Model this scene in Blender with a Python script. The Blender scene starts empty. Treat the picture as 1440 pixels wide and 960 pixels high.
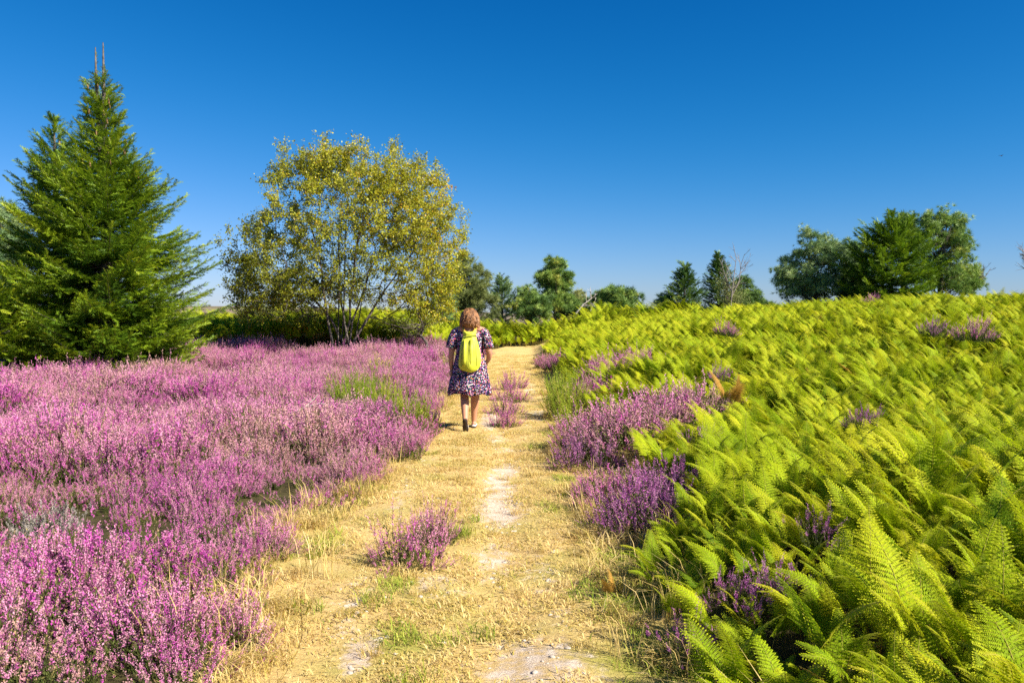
import bpy, math, random
import numpy as np
from mathutils import Vector

R = math.radians
SC = bpy.context.scene
COL = SC.collection
rng = np.random.default_rng(11)
PX = 1120.0            # focal length in photo pixels (1440 wide)
EYE = 1.6
HZ = 440.0             # horizon row in the photo


# ------------------------------------------------------------------ numeric helpers
def unit(v):
    v = np.asarray(v, float)
    return v / np.maximum(np.linalg.norm(v, axis=-1, keepdims=True), 1e-9)


def frames(d, roll=None, up=(0, 0, 1)):
    """N rotation matrices whose x axis is d (N,3), y roughly horizontal, rolled."""
    d = unit(np.atleast_2d(d))
    u = np.broadcast_to(np.asarray(up, float), d.shape).copy()
    par = np.abs((d * u).sum(1)) > .98
    u[par] = (0, 1, 0)
    y = unit(np.cross(u, d))
    z = np.cross(d, y)
    if roll is not None:
        c, s = np.cos(roll)[:, None], np.sin(roll)[:, None]
        y, z = y * c + z * s, z * c - y * s
    return np.stack([d, y, z], axis=2)


_P = np.random.default_rng(5).random((64, 64))


def vnoise(x, y, s=1.0, o=0.0):
    x = np.asarray(x, float) * s + 13.7 + o; y = np.asarray(y, float) * s + 7.3 + 2.1 * o
    i = np.floor(x).astype(int); j = np.floor(y).astype(int)
    fx = x - i; fy = y - j
    fx = fx * fx * (3 - 2 * fx); fy = fy * fy * (3 - 2 * fy)
    a = _P[i % 64, j % 64]; b = _P[(i + 1) % 64, j % 64]; c = _P[i % 64, (j + 1) % 64]; d = _P[(i + 1) % 64, (j + 1) % 64]
    return (a * (1 - fx) + b * fx) * (1 - fy) + (c * (1 - fx) + d * fx) * fy


def smooth(a, b, x):
    t = np.clip((np.asarray(x, float) - a) / (b - a), 0, 1)
    return t * t * (3 - 2 * t)


class Geo:
    def __init__(s):
        s.v = []; s.q = []; s.t3 = []; s.mq = []; s.mt = []; s.tint = []; s.n = 0

    def add(s, v, q=None, tri=None, mat=0, tint=.5):
        v = np.asarray(v, float).reshape(-1, 3)
        s.v.append(v)
        s.tint.append(np.broadcast_to(np.asarray(tint, float), (len(v),)).copy())
        if q is not None and len(q):
            q = np.asarray(q, int); s.q.append(q + s.n); s.mq.append(np.full(len(q), mat))
        if tri is not None and len(tri):
            tri = np.asarray(tri, int); s.t3.append(tri + s.n); s.mt.append(np.full(len(tri), mat))
        s.n += len(v)

    def stamp(s, tv, tq, M, T, S=1.0, mat=0, tint=.5, tri=None):
        """copies of a template (tv, quads tq / triangles tri) at rotations M (N,3,3), places T, sizes S"""
        N = len(T)
        if N == 0:
            return
        tv = np.asarray(tv, float); k = len(tv)
        S = np.broadcast_to(np.asarray(S, float), (N,)) if np.ndim(S) < 2 else S
        if S.ndim == 1:
            loc = tv[None] * S[:, None, None]
        else:
            loc = tv[None] * S[:, None, :]
        v = np.einsum('nij,nkj->nki', M, loc) + np.asarray(T)[:, None, :]
        off = (np.arange(N) * k)[:, None, None]
        tn = np.repeat(np.broadcast_to(np.asarray(tint, float), (N,)), k)
        s.add(v.reshape(-1, 3),
              None if tq is None else (np.asarray(tq)[None] + off).reshape(-1, 4),
              None if tri is None else (np.asarray(tri)[None] + off).reshape(-1, 3), mat, tn)

    def merge(s, o, M=None, T=(0, 0, 0), S=1.0):
        v = np.concatenate(o.v) * S
        if M is not None:
            v = v @ np.asarray(M).T
        v = v + np.asarray(T, float)
        s.v.append(v); s.tint.append(np.concatenate(o.tint))
        for a in o.q: s.q.append(a + s.n)
        for a in o.t3: s.t3.append(a + s.n)
        s.mq += o.mq; s.mt += o.mt
        s.n += len(v)

    def tube(s, pts, rad, ns=6, mat=0, tint=.5, cap=False):
        pts = np.asarray(pts, float); n = len(pts)
        rad = np.broadcast_to(np.asarray(rad, float), (n,))
        d = np.gradient(pts, axis=0)
        F = frames(d, up=(.13, .97, .2) if abs(unit(pts[-1] - pts[0])[2]) > .8 else (0, 0, 1))
        a = np.arange(ns) * 2 * math.pi / ns
        ring = np.stack([np.zeros(ns), np.cos(a), np.sin(a)], 1)
        v = np.einsum('nij,kj->nki', F, ring) * rad[:, None, None] + pts[:, None, :]
        i = np.arange(n - 1)[:, None] * ns; j = np.arange(ns)[None]; j2 = (j + 1) % ns
        q = np.stack([i + j, i + j2, i + ns + j2, i + ns + j], 2).reshape(-1, 4)
        v = v.reshape(-1, 3); tri = []
        if cap:
            c0, c1 = len(v), len(v) + 1
            v = np.concatenate([v, pts[:1], pts[-1:]])
            tri = [(c0, (k + 1) % ns, k) for k in range(ns)] + [(c1, (n - 1) * ns + k, (n - 1) * ns + (k + 1) % ns) for k in range(ns)]
        s.add(v, q, tri, mat, tint)

    def loft(s, rings, mat=0, tint=.5, cap=True):
        """rings: list of (k,3) arrays with the same k"""
        rings = np.asarray(rings, float); n, ns = rings.shape[:2]
        i = np.arange(n - 1)[:, None] * ns; j = np.arange(ns)[None]; j2 = (j + 1) % ns
        q = np.stack([i + j, i + j2, i + ns + j2, i + ns + j], 2).reshape(-1, 4)
        v = rings.reshape(-1, 3); tri = []
        if cap:
            c0, c1 = len(v), len(v) + 1
            v = np.concatenate([v, rings[0].mean(0)[None], rings[-1].mean(0)[None]])
            tri = [(c0, (k + 1) % ns, k) for k in range(ns)] + [(c1, (n - 1) * ns + k, (n - 1) * ns + (k + 1) % ns) for k in range(ns)]
        s.add(v, q, tri, mat, tint)

    def mesh(s, name, mats, shade=False):
        v = np.concatenate(s.v).astype(np.float32)
        q = np.concatenate(s.q) if s.q else np.zeros((0, 4), int)
        t = np.concatenate(s.t3) if s.t3 else np.zeros((0, 3), int)
        me = bpy.data.meshes.new(name)
        me.vertices.add(len(v)); me.vertices.foreach_set('co', v.ravel())
        nl = len(q) * 4 + len(t) * 3
        me.loops.add(nl)
        me.loops.foreach_set('vertex_index', np.concatenate([q.ravel(), t.ravel()]).astype(np.int32))
        me.polygons.add(len(q) + len(t))
        ls = np.concatenate([np.arange(len(q)) * 4, len(q) * 4 + np.arange(len(t)) * 3]).astype(np.int32)
        me.polygons.foreach_set('loop_start', ls)
        mi = np.concatenate(s.mq + s.mt).astype(np.int32) if (s.mq or s.mt) else np.zeros(0, np.int32)
        me.polygons.foreach_set('material_index', mi)
        if shade:
            me.polygons.foreach_set('use_smooth', np.ones(len(mi), bool))
        me.update(calc_edges=True)
        at = me.attributes.new('tint', 'FLOAT', 'POINT')
        at.data.foreach_set('value', np.concatenate(s.tint).astype(np.float32))
        for m in mats:
            me.materials.append(m)
        return me

    def obj(s, name, mats, parent=None, shade=False, loc=None):
        o = bpy.data.objects.new(name, s.mesh(name, mats if isinstance(mats, (list, tuple)) else [mats], shade))
        COL.objects.link(o)
        if parent is not None: o.parent = parent
        if loc is not None: o.location = loc
        return o


def tag(o, label=None, cat=None, group=None, kind=None):
    if label: o['label'] = label
    if cat: o['category'] = cat
    if group: o['group'] = group
    if kind: o['kind'] = kind
    return o


def empty(name, loc, label, cat, group=None, rz=0.0):
    o = bpy.data.objects.new(name, None); COL.objects.link(o)
    o.location = loc; o.rotation_euler = (0, 0, rz); o.empty_display_size = .2
    return tag(o, label, cat, group)


# ------------------------------------------------------------------ materials
def new_mat(name):
    m = bpy.data.materials.new(name); m.use_nodes = True
    m.node_tree.nodes.clear()
    return m, m.node_tree.nodes, m.node_tree.links


def ramp_node(N, stops, interp='LINEAR'):
    r = N.new('ShaderNodeValToRGB'); cr = r.color_ramp; cr.interpolation = interp
    while len(cr.elements) < len(stops): cr.elements.new(.5)
    for e, (p, c) in zip(cr.elements, stops):
        e.position = p; e.color = (c[0], c[1], c[2], 1)
    return r


def math_node(N, L, op, a, b=None, clamp=False):
    n = N.new('ShaderNodeMath'); n.operation = op; n.use_clamp = clamp
    for i, x in enumerate((a, b)):
        if x is None: continue
        if isinstance(x, (int, float)): n.inputs[i].default_value = x
        else: L.new(x, n.inputs[i])
    return n.outputs[0]


def mixc(N, L, f, a, b):
    n = N.new('ShaderNodeMix'); n.data_type = 'RGBA'
    for s, x in ((n.inputs[0], f), (n.inputs[6], a), (n.inputs[7], b)):
        if isinstance(x, (int, float)): s.default_value = x
        elif isinstance(x, tuple): s.default_value = (*x, 1)
        else: L.new(x, s)
    return n.outputs[2]


def noise(N, L, scale, detail=3, vec=None, rough=.55):
    n = N.new('ShaderNodeTexNoise'); n.inputs['Scale'].default_value = scale
    n.inputs['Detail'].default_value = detail; n.inputs['Roughness'].default_value = rough
    if vec is None:
        g = N.new('ShaderNodeNewGeometry'); vec = g.outputs['Position']
    L.new(vec, n.inputs['Vector'])
    return n.outputs['Fac']


def leaf_mat(name, stops, transl=.3, rough=.55, rnd=.3, nscale=1.3, namt=.5, spec=.25):
    m, N, L = new_mat(name)
    at = N.new('ShaderNodeAttribute'); at.attribute_name = 'tint'
    oi = N.new('ShaderNodeObjectInfo')
    f = math_node(N, L, 'MULTIPLY_ADD', oi.outputs['Random'], rnd)
    f.node.inputs[2].default_value = -rnd / 2
    f = math_node(N, L, 'ADD', f, at.outputs['Fac'])
    nz = noise(N, L, nscale, 2)
    g = math_node(N, L, 'MULTIPLY_ADD', nz, namt); g.node.inputs[2].default_value = -namt / 2
    f = math_node(N, L, 'ADD', f, g, True)
    r = ramp_node(N, stops); L.new(f, r.inputs[0])
    p = N.new('ShaderNodeBsdfPrincipled'); L.new(r.outputs[0], p.inputs['Base Color'])
    p.inputs['Roughness'].default_value = rough; p.inputs['Specular IOR Level'].default_value = spec
    t = N.new('ShaderNodeBsdfTranslucent'); L.new(r.outputs[0], t.inputs['Color'])
    mx = N.new('ShaderNodeMixShader'); mx.inputs[0].default_value = transl
    L.new(p.outputs[0], mx.inputs[1]); L.new(t.outputs[0], mx.inputs[2])
    o = N.new('ShaderNodeOutputMaterial'); L.new(mx.outputs[0], o.inputs['Surface'])
    return m


def plain_mat(name, c1, c2, nscale=20, rough=.7, bump=.0, detail=4, spec=.3):
    m, N, L = new_mat(name)
    tc = N.new('ShaderNodeTexCoord')
    nz = noise(N, L, nscale, detail, tc.outputs['Object'])
    r = ramp_node(N, [(.3, c1), (.7, c2)]); L.new(nz, r.inputs[0])
    p = N.new('ShaderNodeBsdfPrincipled'); L.new(r.outputs[0], p.inputs['Base Color'])
    p.inputs['Roughness'].default_value = rough; p.inputs['Specular IOR Level'].default_value = spec
    if bump:
        b = N.new('ShaderNodeBump'); b.inputs['Strength'].default_value = bump; b.inputs['Distance'].default_value = .02
        L.new(nz, b.inputs['Height']); L.new(b.outputs[0], p.inputs['Normal'])
    o = N.new('ShaderNodeOutputMaterial'); L.new(p.outputs[0], o.inputs['Surface'])
    return m


def leaf_mat2(*a):
    """as leaf_mat, with a second, broader drift of colour from bush to bush"""
    m = leaf_mat(*a); N, L = m.node_tree.nodes, m.node_tree.links
    rm = next(n for n in N if n.type == 'VALTORGB'); src = rm.inputs[0].links[0].from_socket
    big = noise(N, L, .55, 2)
    k = math_node(N, L, 'MULTIPLY_ADD', big, 1.5); k.node.inputs[2].default_value = -.75
    L.new(math_node(N, L, 'ADD', src, k, True), rm.inputs[0])
    return m


M_HFL = leaf_mat2('heather_flower', [(0, (.60, .36, .30)), (.2, (.74, .38, .46)), (.46, (.72, .27, .49)), (.68, (.66, .15, .45)), (.86, (.58, .06, .42)), (1, (.42, .05, .34))], .3, .7, .25, .9, .55)
M_HFP = leaf_mat('purple_heather_flower', [(0, (.60, .30, .47)), (.5, (.48, .13, .39)), (1, (.28, .06, .28))], .3, .7, .3, 2.0, .5)
M_HST = leaf_mat('heather_leaf', [(0, (.05, .07, .015)), (.5, (.12, .14, .03)), (.8, (.30, .24, .08)), (1, (.46, .30, .16))], .2, .7, .3, 1.5, .5)
M_DEAD = leaf_mat('dead_heather', [(0, (.16, .14, .12)), (1, (.42, .38, .33))], .1, .8, .2, 6, .5)
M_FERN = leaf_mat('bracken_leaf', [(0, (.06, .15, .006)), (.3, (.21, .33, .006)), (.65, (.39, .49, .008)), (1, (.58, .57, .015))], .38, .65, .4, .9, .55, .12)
M_FERNB = leaf_mat('brown_bracken', [(0, (.40, .20, .03)), (1, (.62, .38, .08))], .35, .6, .2, 6, .5)
M_STALK = leaf_mat('bracken_stalk', [(0, (.20, .22, .02)), (.6, (.40, .32, .05)), (1, (.40, .16, .04))], .1, .5, .4, 3, .4)
M_BROOM = leaf_mat('broom_stem', [(0, (.10, .16, .01)), (.6, (.24, .32, .02)), (1, (.45, .42, .05))], .3, .6, .3, 2, .5)
M_YFL = leaf_mat('yellow_flower', [(0, (.55, .50, .02)), (1, (.75, .68, .06))], .3, .6, .2, 8, .4)
M_GRASS = leaf_mat('dry_grass', [(0, (.22, .26, .03)), (.2, (.46, .37, .08)), (.55, (.68, .49, .17)), (1, (.82, .65, .32))], .3, .6, .25, 1.7, .8)
M_GREEN = leaf_mat('green_grass', [(0, (.16, .24, .02)), (.6, (.34, .40, .04)), (1, (.58, .50, .12))], .3, .6, .3, 2, .5)
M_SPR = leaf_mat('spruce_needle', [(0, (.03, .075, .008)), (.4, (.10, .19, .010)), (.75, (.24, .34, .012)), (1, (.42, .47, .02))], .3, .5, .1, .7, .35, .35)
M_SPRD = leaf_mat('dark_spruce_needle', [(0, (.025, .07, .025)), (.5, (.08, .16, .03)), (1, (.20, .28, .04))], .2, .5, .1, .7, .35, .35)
M_PINE = leaf_mat('pine_needle', [(0, (.05, .11, .03)), (.45, (.16, .27, .06)), (.8, (.31, .42, .08)), (1, (.46, .46, .09))], .2, .5, .15, .6, .4, .35)
M_BLUE = leaf_mat('blue_green_needle', [(0, (.07, .14, .06)), (.5, (.18, .29, .11)), (1, (.36, .45, .17))], .2, .5, .15, .6, .4, .35)
M_OLIVE = leaf_mat('olive_leaf', [(0, (.10, .13, .04)), (.5, (.23, .27, .08)), (1, (.40, .41, .13))], .25, .5, .15, .6, .4)
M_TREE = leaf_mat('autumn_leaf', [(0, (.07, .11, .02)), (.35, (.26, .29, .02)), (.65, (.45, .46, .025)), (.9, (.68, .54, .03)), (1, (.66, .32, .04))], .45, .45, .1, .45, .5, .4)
M_BARK = plain_mat('bark', (.05, .038, .03), (.20, .17, .14), 9, .9, .5)
M_PALE = plain_mat('pale_bark', (.30, .25, .21), (.55, .49, .44), 9, .8, .3)
M_TWIG = plain_mat('grey_twig', (.16, .13, .115), (.30, .26, .23), 9, .8, .3)
M_CONE = plain_mat('cone_scale', (.16, .09, .035), (.34, .21, .09), 30, .7, .3)
M_STONE = plain_mat('pebble_stone', (.32, .27, .21), (.62, .54, .45), 6, .85, .2)
M_SKIN = plain_mat('skin', (.46, .22, .125), (.52, .26, .16), 9, .5, 0, 2, .35)
M_LIP = plain_mat('lip', (.40, .12, .10), (.45, .15, .12), 9, .45)
M_EYE = plain_mat('eye_white', (.7, .68, .66), (.75, .73, .7), 9, .3)
M_IRIS = plain_mat('iris', (.04, .03, .02), (.07, .05, .03), 9, .3)
M_HAIR = plain_mat('auburn_hair', (.09, .036, .016), (.42, .19, .065), 22, .45, .4, 4, .4)
M_BAG = plain_mat('lime_nylon', (.54, .58, .03), (.66, .68, .07), 7, .5, .12, 3, .3)
M_STRAP = plain_mat('amber_strap', (.62, .34, .04), (.68, .42, .06), 12, .6)
M_ZIP = plain_mat('dark_olive_cord', (.09, .10, .015), (.14, .15, .02), 20, .6)
M_SOLE = plain_mat('brown_sole', (.028, .020, .016), (.05, .036, .028), 30, .8, .3)
M_SHOE = plain_mat('white_canvas', (.72, .68, .62), (.80, .77, .72), 30, .7)
M_BIRD = plain_mat('dark_feather', (.02, .022, .026), (.05, .05, .055), 20, .6)


def dress_mat():
    m, N, L = new_mat('floral_cotton')
    tc = N.new('ShaderNodeTexCoord')
    v = N.new('ShaderNodeTexVoronoi'); v.inputs['Scale'].default_value = 56
    v.inputs['Randomness'].default_value = .9
    L.new(tc.outputs['Object'], v.inputs['Vector'])
    sep = N.new('ShaderNodeSeparateColor'); L.new(v.outputs['Color'], sep.inputs[0])
    r = ramp_node(N, [(0, (.62, .40, .50)), (.2, (.72, .22, .42)), (.36, (.55, .05, .10)), (.48, (.80, .74, .70)), (.62, (.70, .26, .08)), (.72, (.30, .13, .48)), (.84, (.05, .26, .15)), (.93, (.72, .60, .66))], 'CONSTANT')
    L.new(sep.outputs[0], r.inputs[0])
    nz = noise(N, L, 60, 2, tc.outputs['Object'])
    d = math_node(N, L, 'MULTIPLY_ADD', nz, .3); L.new(v.outputs['Distance'], d.node.inputs[2])
    th = math_node(N, L, 'LESS_THAN', d, .56)
    col = mixc(N, L, th, (.018, .014, .04), r.outputs[0])
    p = N.new('ShaderNodeBsdfPrincipled'); L.new(col, p.inputs['Base Color'])
    p.inputs['Roughness'].default_value = .75; p.inputs['Specular IOR Level'].default_value = .2
    o = N.new('ShaderNodeOutputMaterial'); L.new(p.outputs[0], o.inputs['Surface'])
    return m


M_DRESS = dress_mat()


def ground_mat():
    m, N, L = new_mat('heath_soil_and_turf')
    at = N.new('ShaderNodeAttribute'); at.attribute_name = 'mask'
    sep = N.new('ShaderNodeSeparateColor'); L.new(at.outputs['Color'], sep.inputs[0])
    g = N.new('ShaderNodeNewGeometry'); P = g.outputs['Position']
    n1 = noise(N, L, 1.6, 5, P); n2 = noise(N, L, 9, 6, P, .7); n3 = noise(N, L, 70, 4, P, .7)
    mp = N.new('ShaderNodeMapping'); mp.inputs['Scale'].default_value = (1, 2.6, 1); L.new(P, mp.inputs[0])
    n4 = noise(N, L, 26, 6, mp.outputs[0], .75)
    peat = ramp_node(N, [(.3, (.035, .028, .014)), (.7, (.10, .085, .03))]); L.new(n2, peat.inputs[0])
    straw = ramp_node(N, [(.25, (.30, .18, .08)), (.42, (.56, .38, .15)), (.6, (.70, .50, .20)), (.8, (.80, .62, .31))]); L.new(n4, straw.inputs[0])
    mossy = ramp_node(N, [(.3, (.22, .24, .03)), (.7, (.48, .43, .10))]); L.new(n4, mossy.inputs[0])
    sand = ramp_node(N, [(.25, (.36, .25, .14)), (.45, (.58, .44, .31)), (.7, (.76, .64, .51))]); L.new(n2, sand.inputs[0])
    hill = ramp_node(N, [(.35, (.13, .12, .06)), (.65, (.25, .18, .13))]); L.new(noise(N, L, .12, 5, P), hill.inputs[0])
    # straw turf, mossier in patches
    k = ramp_node(N, [(.48, (0, 0, 0)), (.66, (1, 1, 1))]); L.new(n1, k.inputs[0])
    kk = math_node(N, L, 'MULTIPLY', k.outputs[0], .55)
    kk = math_node(N, L, 'ADD', kk, sep.outputs[2], True)
    turf = mixc(N, L, kk, straw.outputs[0], mossy.outputs[0])
    bb = math_node(N, L, 'MULTIPLY_ADD', n2, 1.3); bb.node.inputs[2].default_value = -.65
    bare = math_node(N, L, 'ADD', sep.outputs[1], bb)
    bare = ramp_node(N, [(.42, (0, 0, 0)), (.62, (1, 1, 1))]).inputs[0] if False else math_node(N, L, 'MULTIPLY_ADD', bare, 4.0)
    bare.node.inputs[2].default_value = -1.7; bare.node.use_clamp = True
    turf = mixc(N, L, bare, turf, sand.outputs[0])
    pp = math_node(N, L, 'MULTIPLY_ADD', n2, .9); pp.node.inputs[2].default_value = -.45
    pm = math_node(N, L, 'ADD', sep.outputs[0], pp)
    pm = math_node(N, L, 'MULTIPLY_ADD', pm, 3.0); pm.node.inputs[2].default_value = -1.0; pm.node.use_clamp = True
    far = N.new('ShaderNodeSeparateXYZ'); L.new(P, far.inputs[0])
    ff = math_node(N, L, 'MULTIPLY_ADD', far.outputs[1], 1 / 15); ff.node.inputs[2].default_value = -3.2; ff.node.use_clamp = True
    base = mixc(N, L, ff, peat.outputs[0], hill.outputs[0])
    col = mixc(N, L, pm, base, turf)
    p = N.new('ShaderNodeBsdfPrincipled'); L.new(col, p.inputs['Base Color'])
    p.inputs['Roughness'].default_value = .9; p.inputs['Specular IOR Level'].default_value = .15
    h = math_node(N, L, 'MULTIPLY', n3, .35); h = math_node(N, L, 'ADD', h, n4)
    b = N.new('ShaderNodeBump'); b.inputs['Strength'].default_value = .9; b.inputs['Distance'].default_value = .02
    L.new(h, b.inputs['Height']); L.new(b.outputs[0], p.inputs['Normal'])
    o = N.new('ShaderNodeOutputMaterial'); L.new(p.outputs[0], o.inputs['Surface'])
    return m


M_GROUND = ground_mat()

# ------------------------------------------------------------------ terrain
YT = [2, 3.45, 4.4, 5.6, 6.9, 8.5, 10.7, 13.8, 20, 26, 30, 34, 37, 41]
PL = [-1.0, -1.03, -1.13, -1.30, -1.23, -1.21, -1.14, -1.08, -1.2, -1.12, -.8, -.4, .3, 1.6]
PR = [.5, .52, .51, .55, .55, .53, .52, .55, .66, .74, .84, 1.0, 1.5, 2.9]
HL = [-1.0, -1.05, -1.36, -1.50, -1.25, -1.15, -1.12, -1.12, -1.25, -1.2, -1.0, -.7, -.2, 1.0]
BR = [.70, .70, .76, .92, 1.15, 1.3, 1.15, 1.0, 1.15, 1.15, 1.2, 1.5, 2.2, 3.4]


def pl(y): return np.interp(y, YT, PL)
def pr(y): return np.interp(y, YT, PR)
def hl(y): return np.interp(y, YT, HL)
def br(y): return np.interp(y, YT, BR)


def H(x, y):
    x = np.asarray(x, float); y = np.asarray(y, float)
    rise = 1.80 * (1 - np.exp(-np.maximum(x - .9, 0) / 7.0)) * (.22 + .78 * smooth(4, 24, y))
    rise = rise + .10 * smooth(.75, 1.5, x) * (1 - smooth(16, 26, y))
    z = rise * (1 - .8 * smooth(32, 70, y))
    z = z + .62 * smooth(28, 34, y) * smooth(-1.2, -4, x) * (1 - smooth(40, 70, y))
    z = z + .6 * smooth(38, 43, y) * smooth(-3, 3, x) * (1 - smooth(50, 90, y))
    z = z - .05 * smooth(10, 30, y) * 0
    z = z + (vnoise(x, y, .55) - .5) * .10 * (np.abs(x) > 0) * smooth(0, .8, np.maximum(hl(y) - x, x - br(y)) + .3)
    z = z + (vnoise(x, y, 1.9, 3) - .5) * .05
    # wheel track hollows
    z = z - .03 * np.exp(-((x + .05) / .22) ** 2) * smooth(20, 10, y)
    far = smooth(60, 160, y)
    z = z + far * (.2 + 3.2 * np.exp(-((x + 95) / 70.0) ** 2) * smooth(120, 260, y) + .6 * vnoise(x, y, .02))
    return z


def ground_masks(x, y):
    n = vnoise(x, y, 2.2, 1) - .5
    L_, R_ = hl(y), br(y)
    d = np.minimum(x - L_ + .05 + .25 * n, R_ - x + .0 + .25 * n)
    path = smooth(-.45, .05, d) * (y < 40)
    b = np.zeros_like(x)

    def spot(px, py, sx, sy, a, b0):
        return np.maximum(b0, a * np.exp(-((x - px) / sx) ** 2 - ((y - py) / sy) ** 2))
    b = spot(-.10, 6.5, .24, .75, 1.0, b)
    b = spot(-.06, 8.2, .20, .7, .75, b)
    b = spot(-.08, 9.4, .2, .5, .55, b)
    b = spot(-.33, 11.9, .16, 1.3, .95, b)
    b = spot(-.02, 14, .2, 2.5, .4, b)
    b = spot(.35, 17, .2, 4, .55, b)
    b = spot(.4, 12.4, .2, 1.2, .6, b)
    b = spot(-.72, 3.75, .12, .35, .8, b)
    b = spot(0.1, 3.5, .42, .6, .66, b)
    b = spot(.25, 4.2, .25, .5, .45, b)
    b = spot(-.45, 4.6, .3, .3, .55, b)
    b = spot(-.95, 5.6, .2, .8, .35, b)
    b = spot(-.8, 7.3, .3, .5, .35, b)
    for px_, py_, sx_, sy_, a_ in ((-.12, 5.2, .2, .7, .62), (-.12, 7.4, .2, 1.2, .8), (-.2, 10, .2, 1.2, .6), (-.88, 4.3, .16, .9, .5), (-.95, 6.8, .16, 1.4, .45), (-.9, 8.6, .2, 1.2, .4), (.18, 4.9, .2, .8, .5), (.1, 3.1, .5, .6, .6), (.2, 14, .25, 5, .45)):
        b = spot(px_, py_, sx_, sy_, a_, b)
    g = np.zeros_like(x)
    for px, py, s, a in ((-.55, 3.8, .22, .9), (-.62, 4.6, .25, .5), (-.5, 5.6, .3, .5), (.75, 5, .35, .9), (.8, 3.7, .35, 1.0), (.75, 4.4, .3, .9), (-1.3, 9, .3, .6), (-1.5, 5.2, .3, .5), (.45, 6.3, .25, .7), (.5, 7.5, .25, .7), (.5, 9.5, .2, 1.0)):
        g = np.maximum(g, a * np.exp(-((x - px) ** 2 + (y - py) ** 2) / s ** 2))
    return path, b, g


def sheet(name, xs, ys, dz=0.0):
    X, Y = np.meshgrid(xs, ys)
    if X.shape != Y.shape: raise ValueError
    return X, Y


def grid_obj(name, X, Y, dz):
    Z = H(X, Y) + dz
    ny, nx = X.shape
    G = Geo()
    i = np.arange(ny - 1)[:, None] * nx; j = np.arange(nx - 1)[None]
    q = np.stack([i + j, i + j + 1, i + nx + j + 1, i + nx + j], 2).reshape(-1, 4)
    G.add(np.stack([X, Y, Z], 2).reshape(-1, 3), q)
    o = G.obj(name, M_GROUND, shade=True)
    a, b, c = ground_masks(X.ravel(), Y.ravel())
    col = np.stack([a, b, c, np.ones_like(a)], 1).astype(np.float32)
    at = o.data.attributes.new('mask', 'FLOAT_COLOR', 'POINT'); at.data.foreach_set('color', col.ravel())
    return o


def graded(lo, hi, near, k):
    out = [lo]
    x = lo
    while x < hi:
        x += near + k * max(0, abs(x) - 3)
        out.append(x)
    return np.array(out)


xp = graded(0, 900, .16, .05)
xs = np.concatenate([-xp[:0:-1], xp])
ys = np.concatenate([-graded(0, 60, .8, .1)[:0:-1], graded(0, 1500, .16, .035)])
GX, GY = np.meshgrid(xs, ys)
ground = tag(grid_obj('ground', GX, GY, 0), 'rolling heath ground under the heather and bracken', None, None, 'structure')
yy = np.arange(2.0, 39.5, .09)
uu = np.linspace(0, 1, 40)
PXX = pl(yy)[:, None] * (1 - uu) + pr(yy)[:, None] * uu
wob = (vnoise(yy, yy * 0, 1.4, 2) - .5) * .18
PXX = PXX + (wob[:, None] * (1 - 2 * uu))
PYY = np.repeat(yy[:, None], 40, 1)
# follow the ground sheet's own coarse grid closely: lay the path a little proud of it
path = tag(grid_obj('path', PXX, PYY, .008), 'straw coloured turf footpath with bare stony tracks', None, None, 'structure')


def at_px(px, Y, z=None):
    x = (px - 720) / PX * Y
    return (x, Y, float(H(x, Y)) if z is None else z)


def from_px(px, py):
    Y = EYE * PX / (py - HZ)
    return ((px - 720) / PX * Y, Y)


# ------------------------------------------------------------------ templates
LEAF_V = np.array([(0, 0, 0), (.5, -.30, .05), (1, 0, -.03), (.5, .30, .05)])
LEAF_Q = [(0, 1, 2, 3)]
NEEDLE_V = []; NEEDLE_T = []
for i, (x, s) in enumerate([(x, s) for x in (.0, .2, .4, .6, .8) for s in (-1, 1)]):
    b = len(NEEDLE_V); zz = (-.06, .1, .02, .12, .0)[i // 2]
    NEEDLE_V += [(x - .08, s * .02, 0), (x + .10, s * .02, 0), (x + .30, s * .26 * (1.05 - .4 * x), zz)]
    NEEDLE_T.append((b, b + 1, b + 2))
b = len(NEEDLE_V); NEEDLE_V += [(.7, -.05, 0), (.7, .05, 0), (1.1, 0, .05)]; NEEDLE_T.append((b, b + 1, b + 2))
NEEDLE_V = np.array(NEEDLE_V)
_r = np.random.default_rng(2)
TUFT_V = []; TUFT_T = []
for i in range(15):
    a = i * 2.4; e = .25 + 1.25 * (i / 14)
    d = np.array([math.cos(e), math.sin(e) * math.cos(a), math.sin(e) * math.sin(a)])
    sd = unit(np.cross(d, (.3, .5, .8)))
    l = .8 + .3 * _r.random()
    TUFT_V += [tuple(-sd * .05), tuple(sd * .05), tuple(d * l + (.0, 0, 0))]
    TUFT_T.append((3 * i, 3 * i + 1, 3 * i + 2))
TUFT_V = np.array(TUFT_V)


def rand_dirs(r, n):
    v = r.normal(size=(n, 3)); return unit(v)


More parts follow.
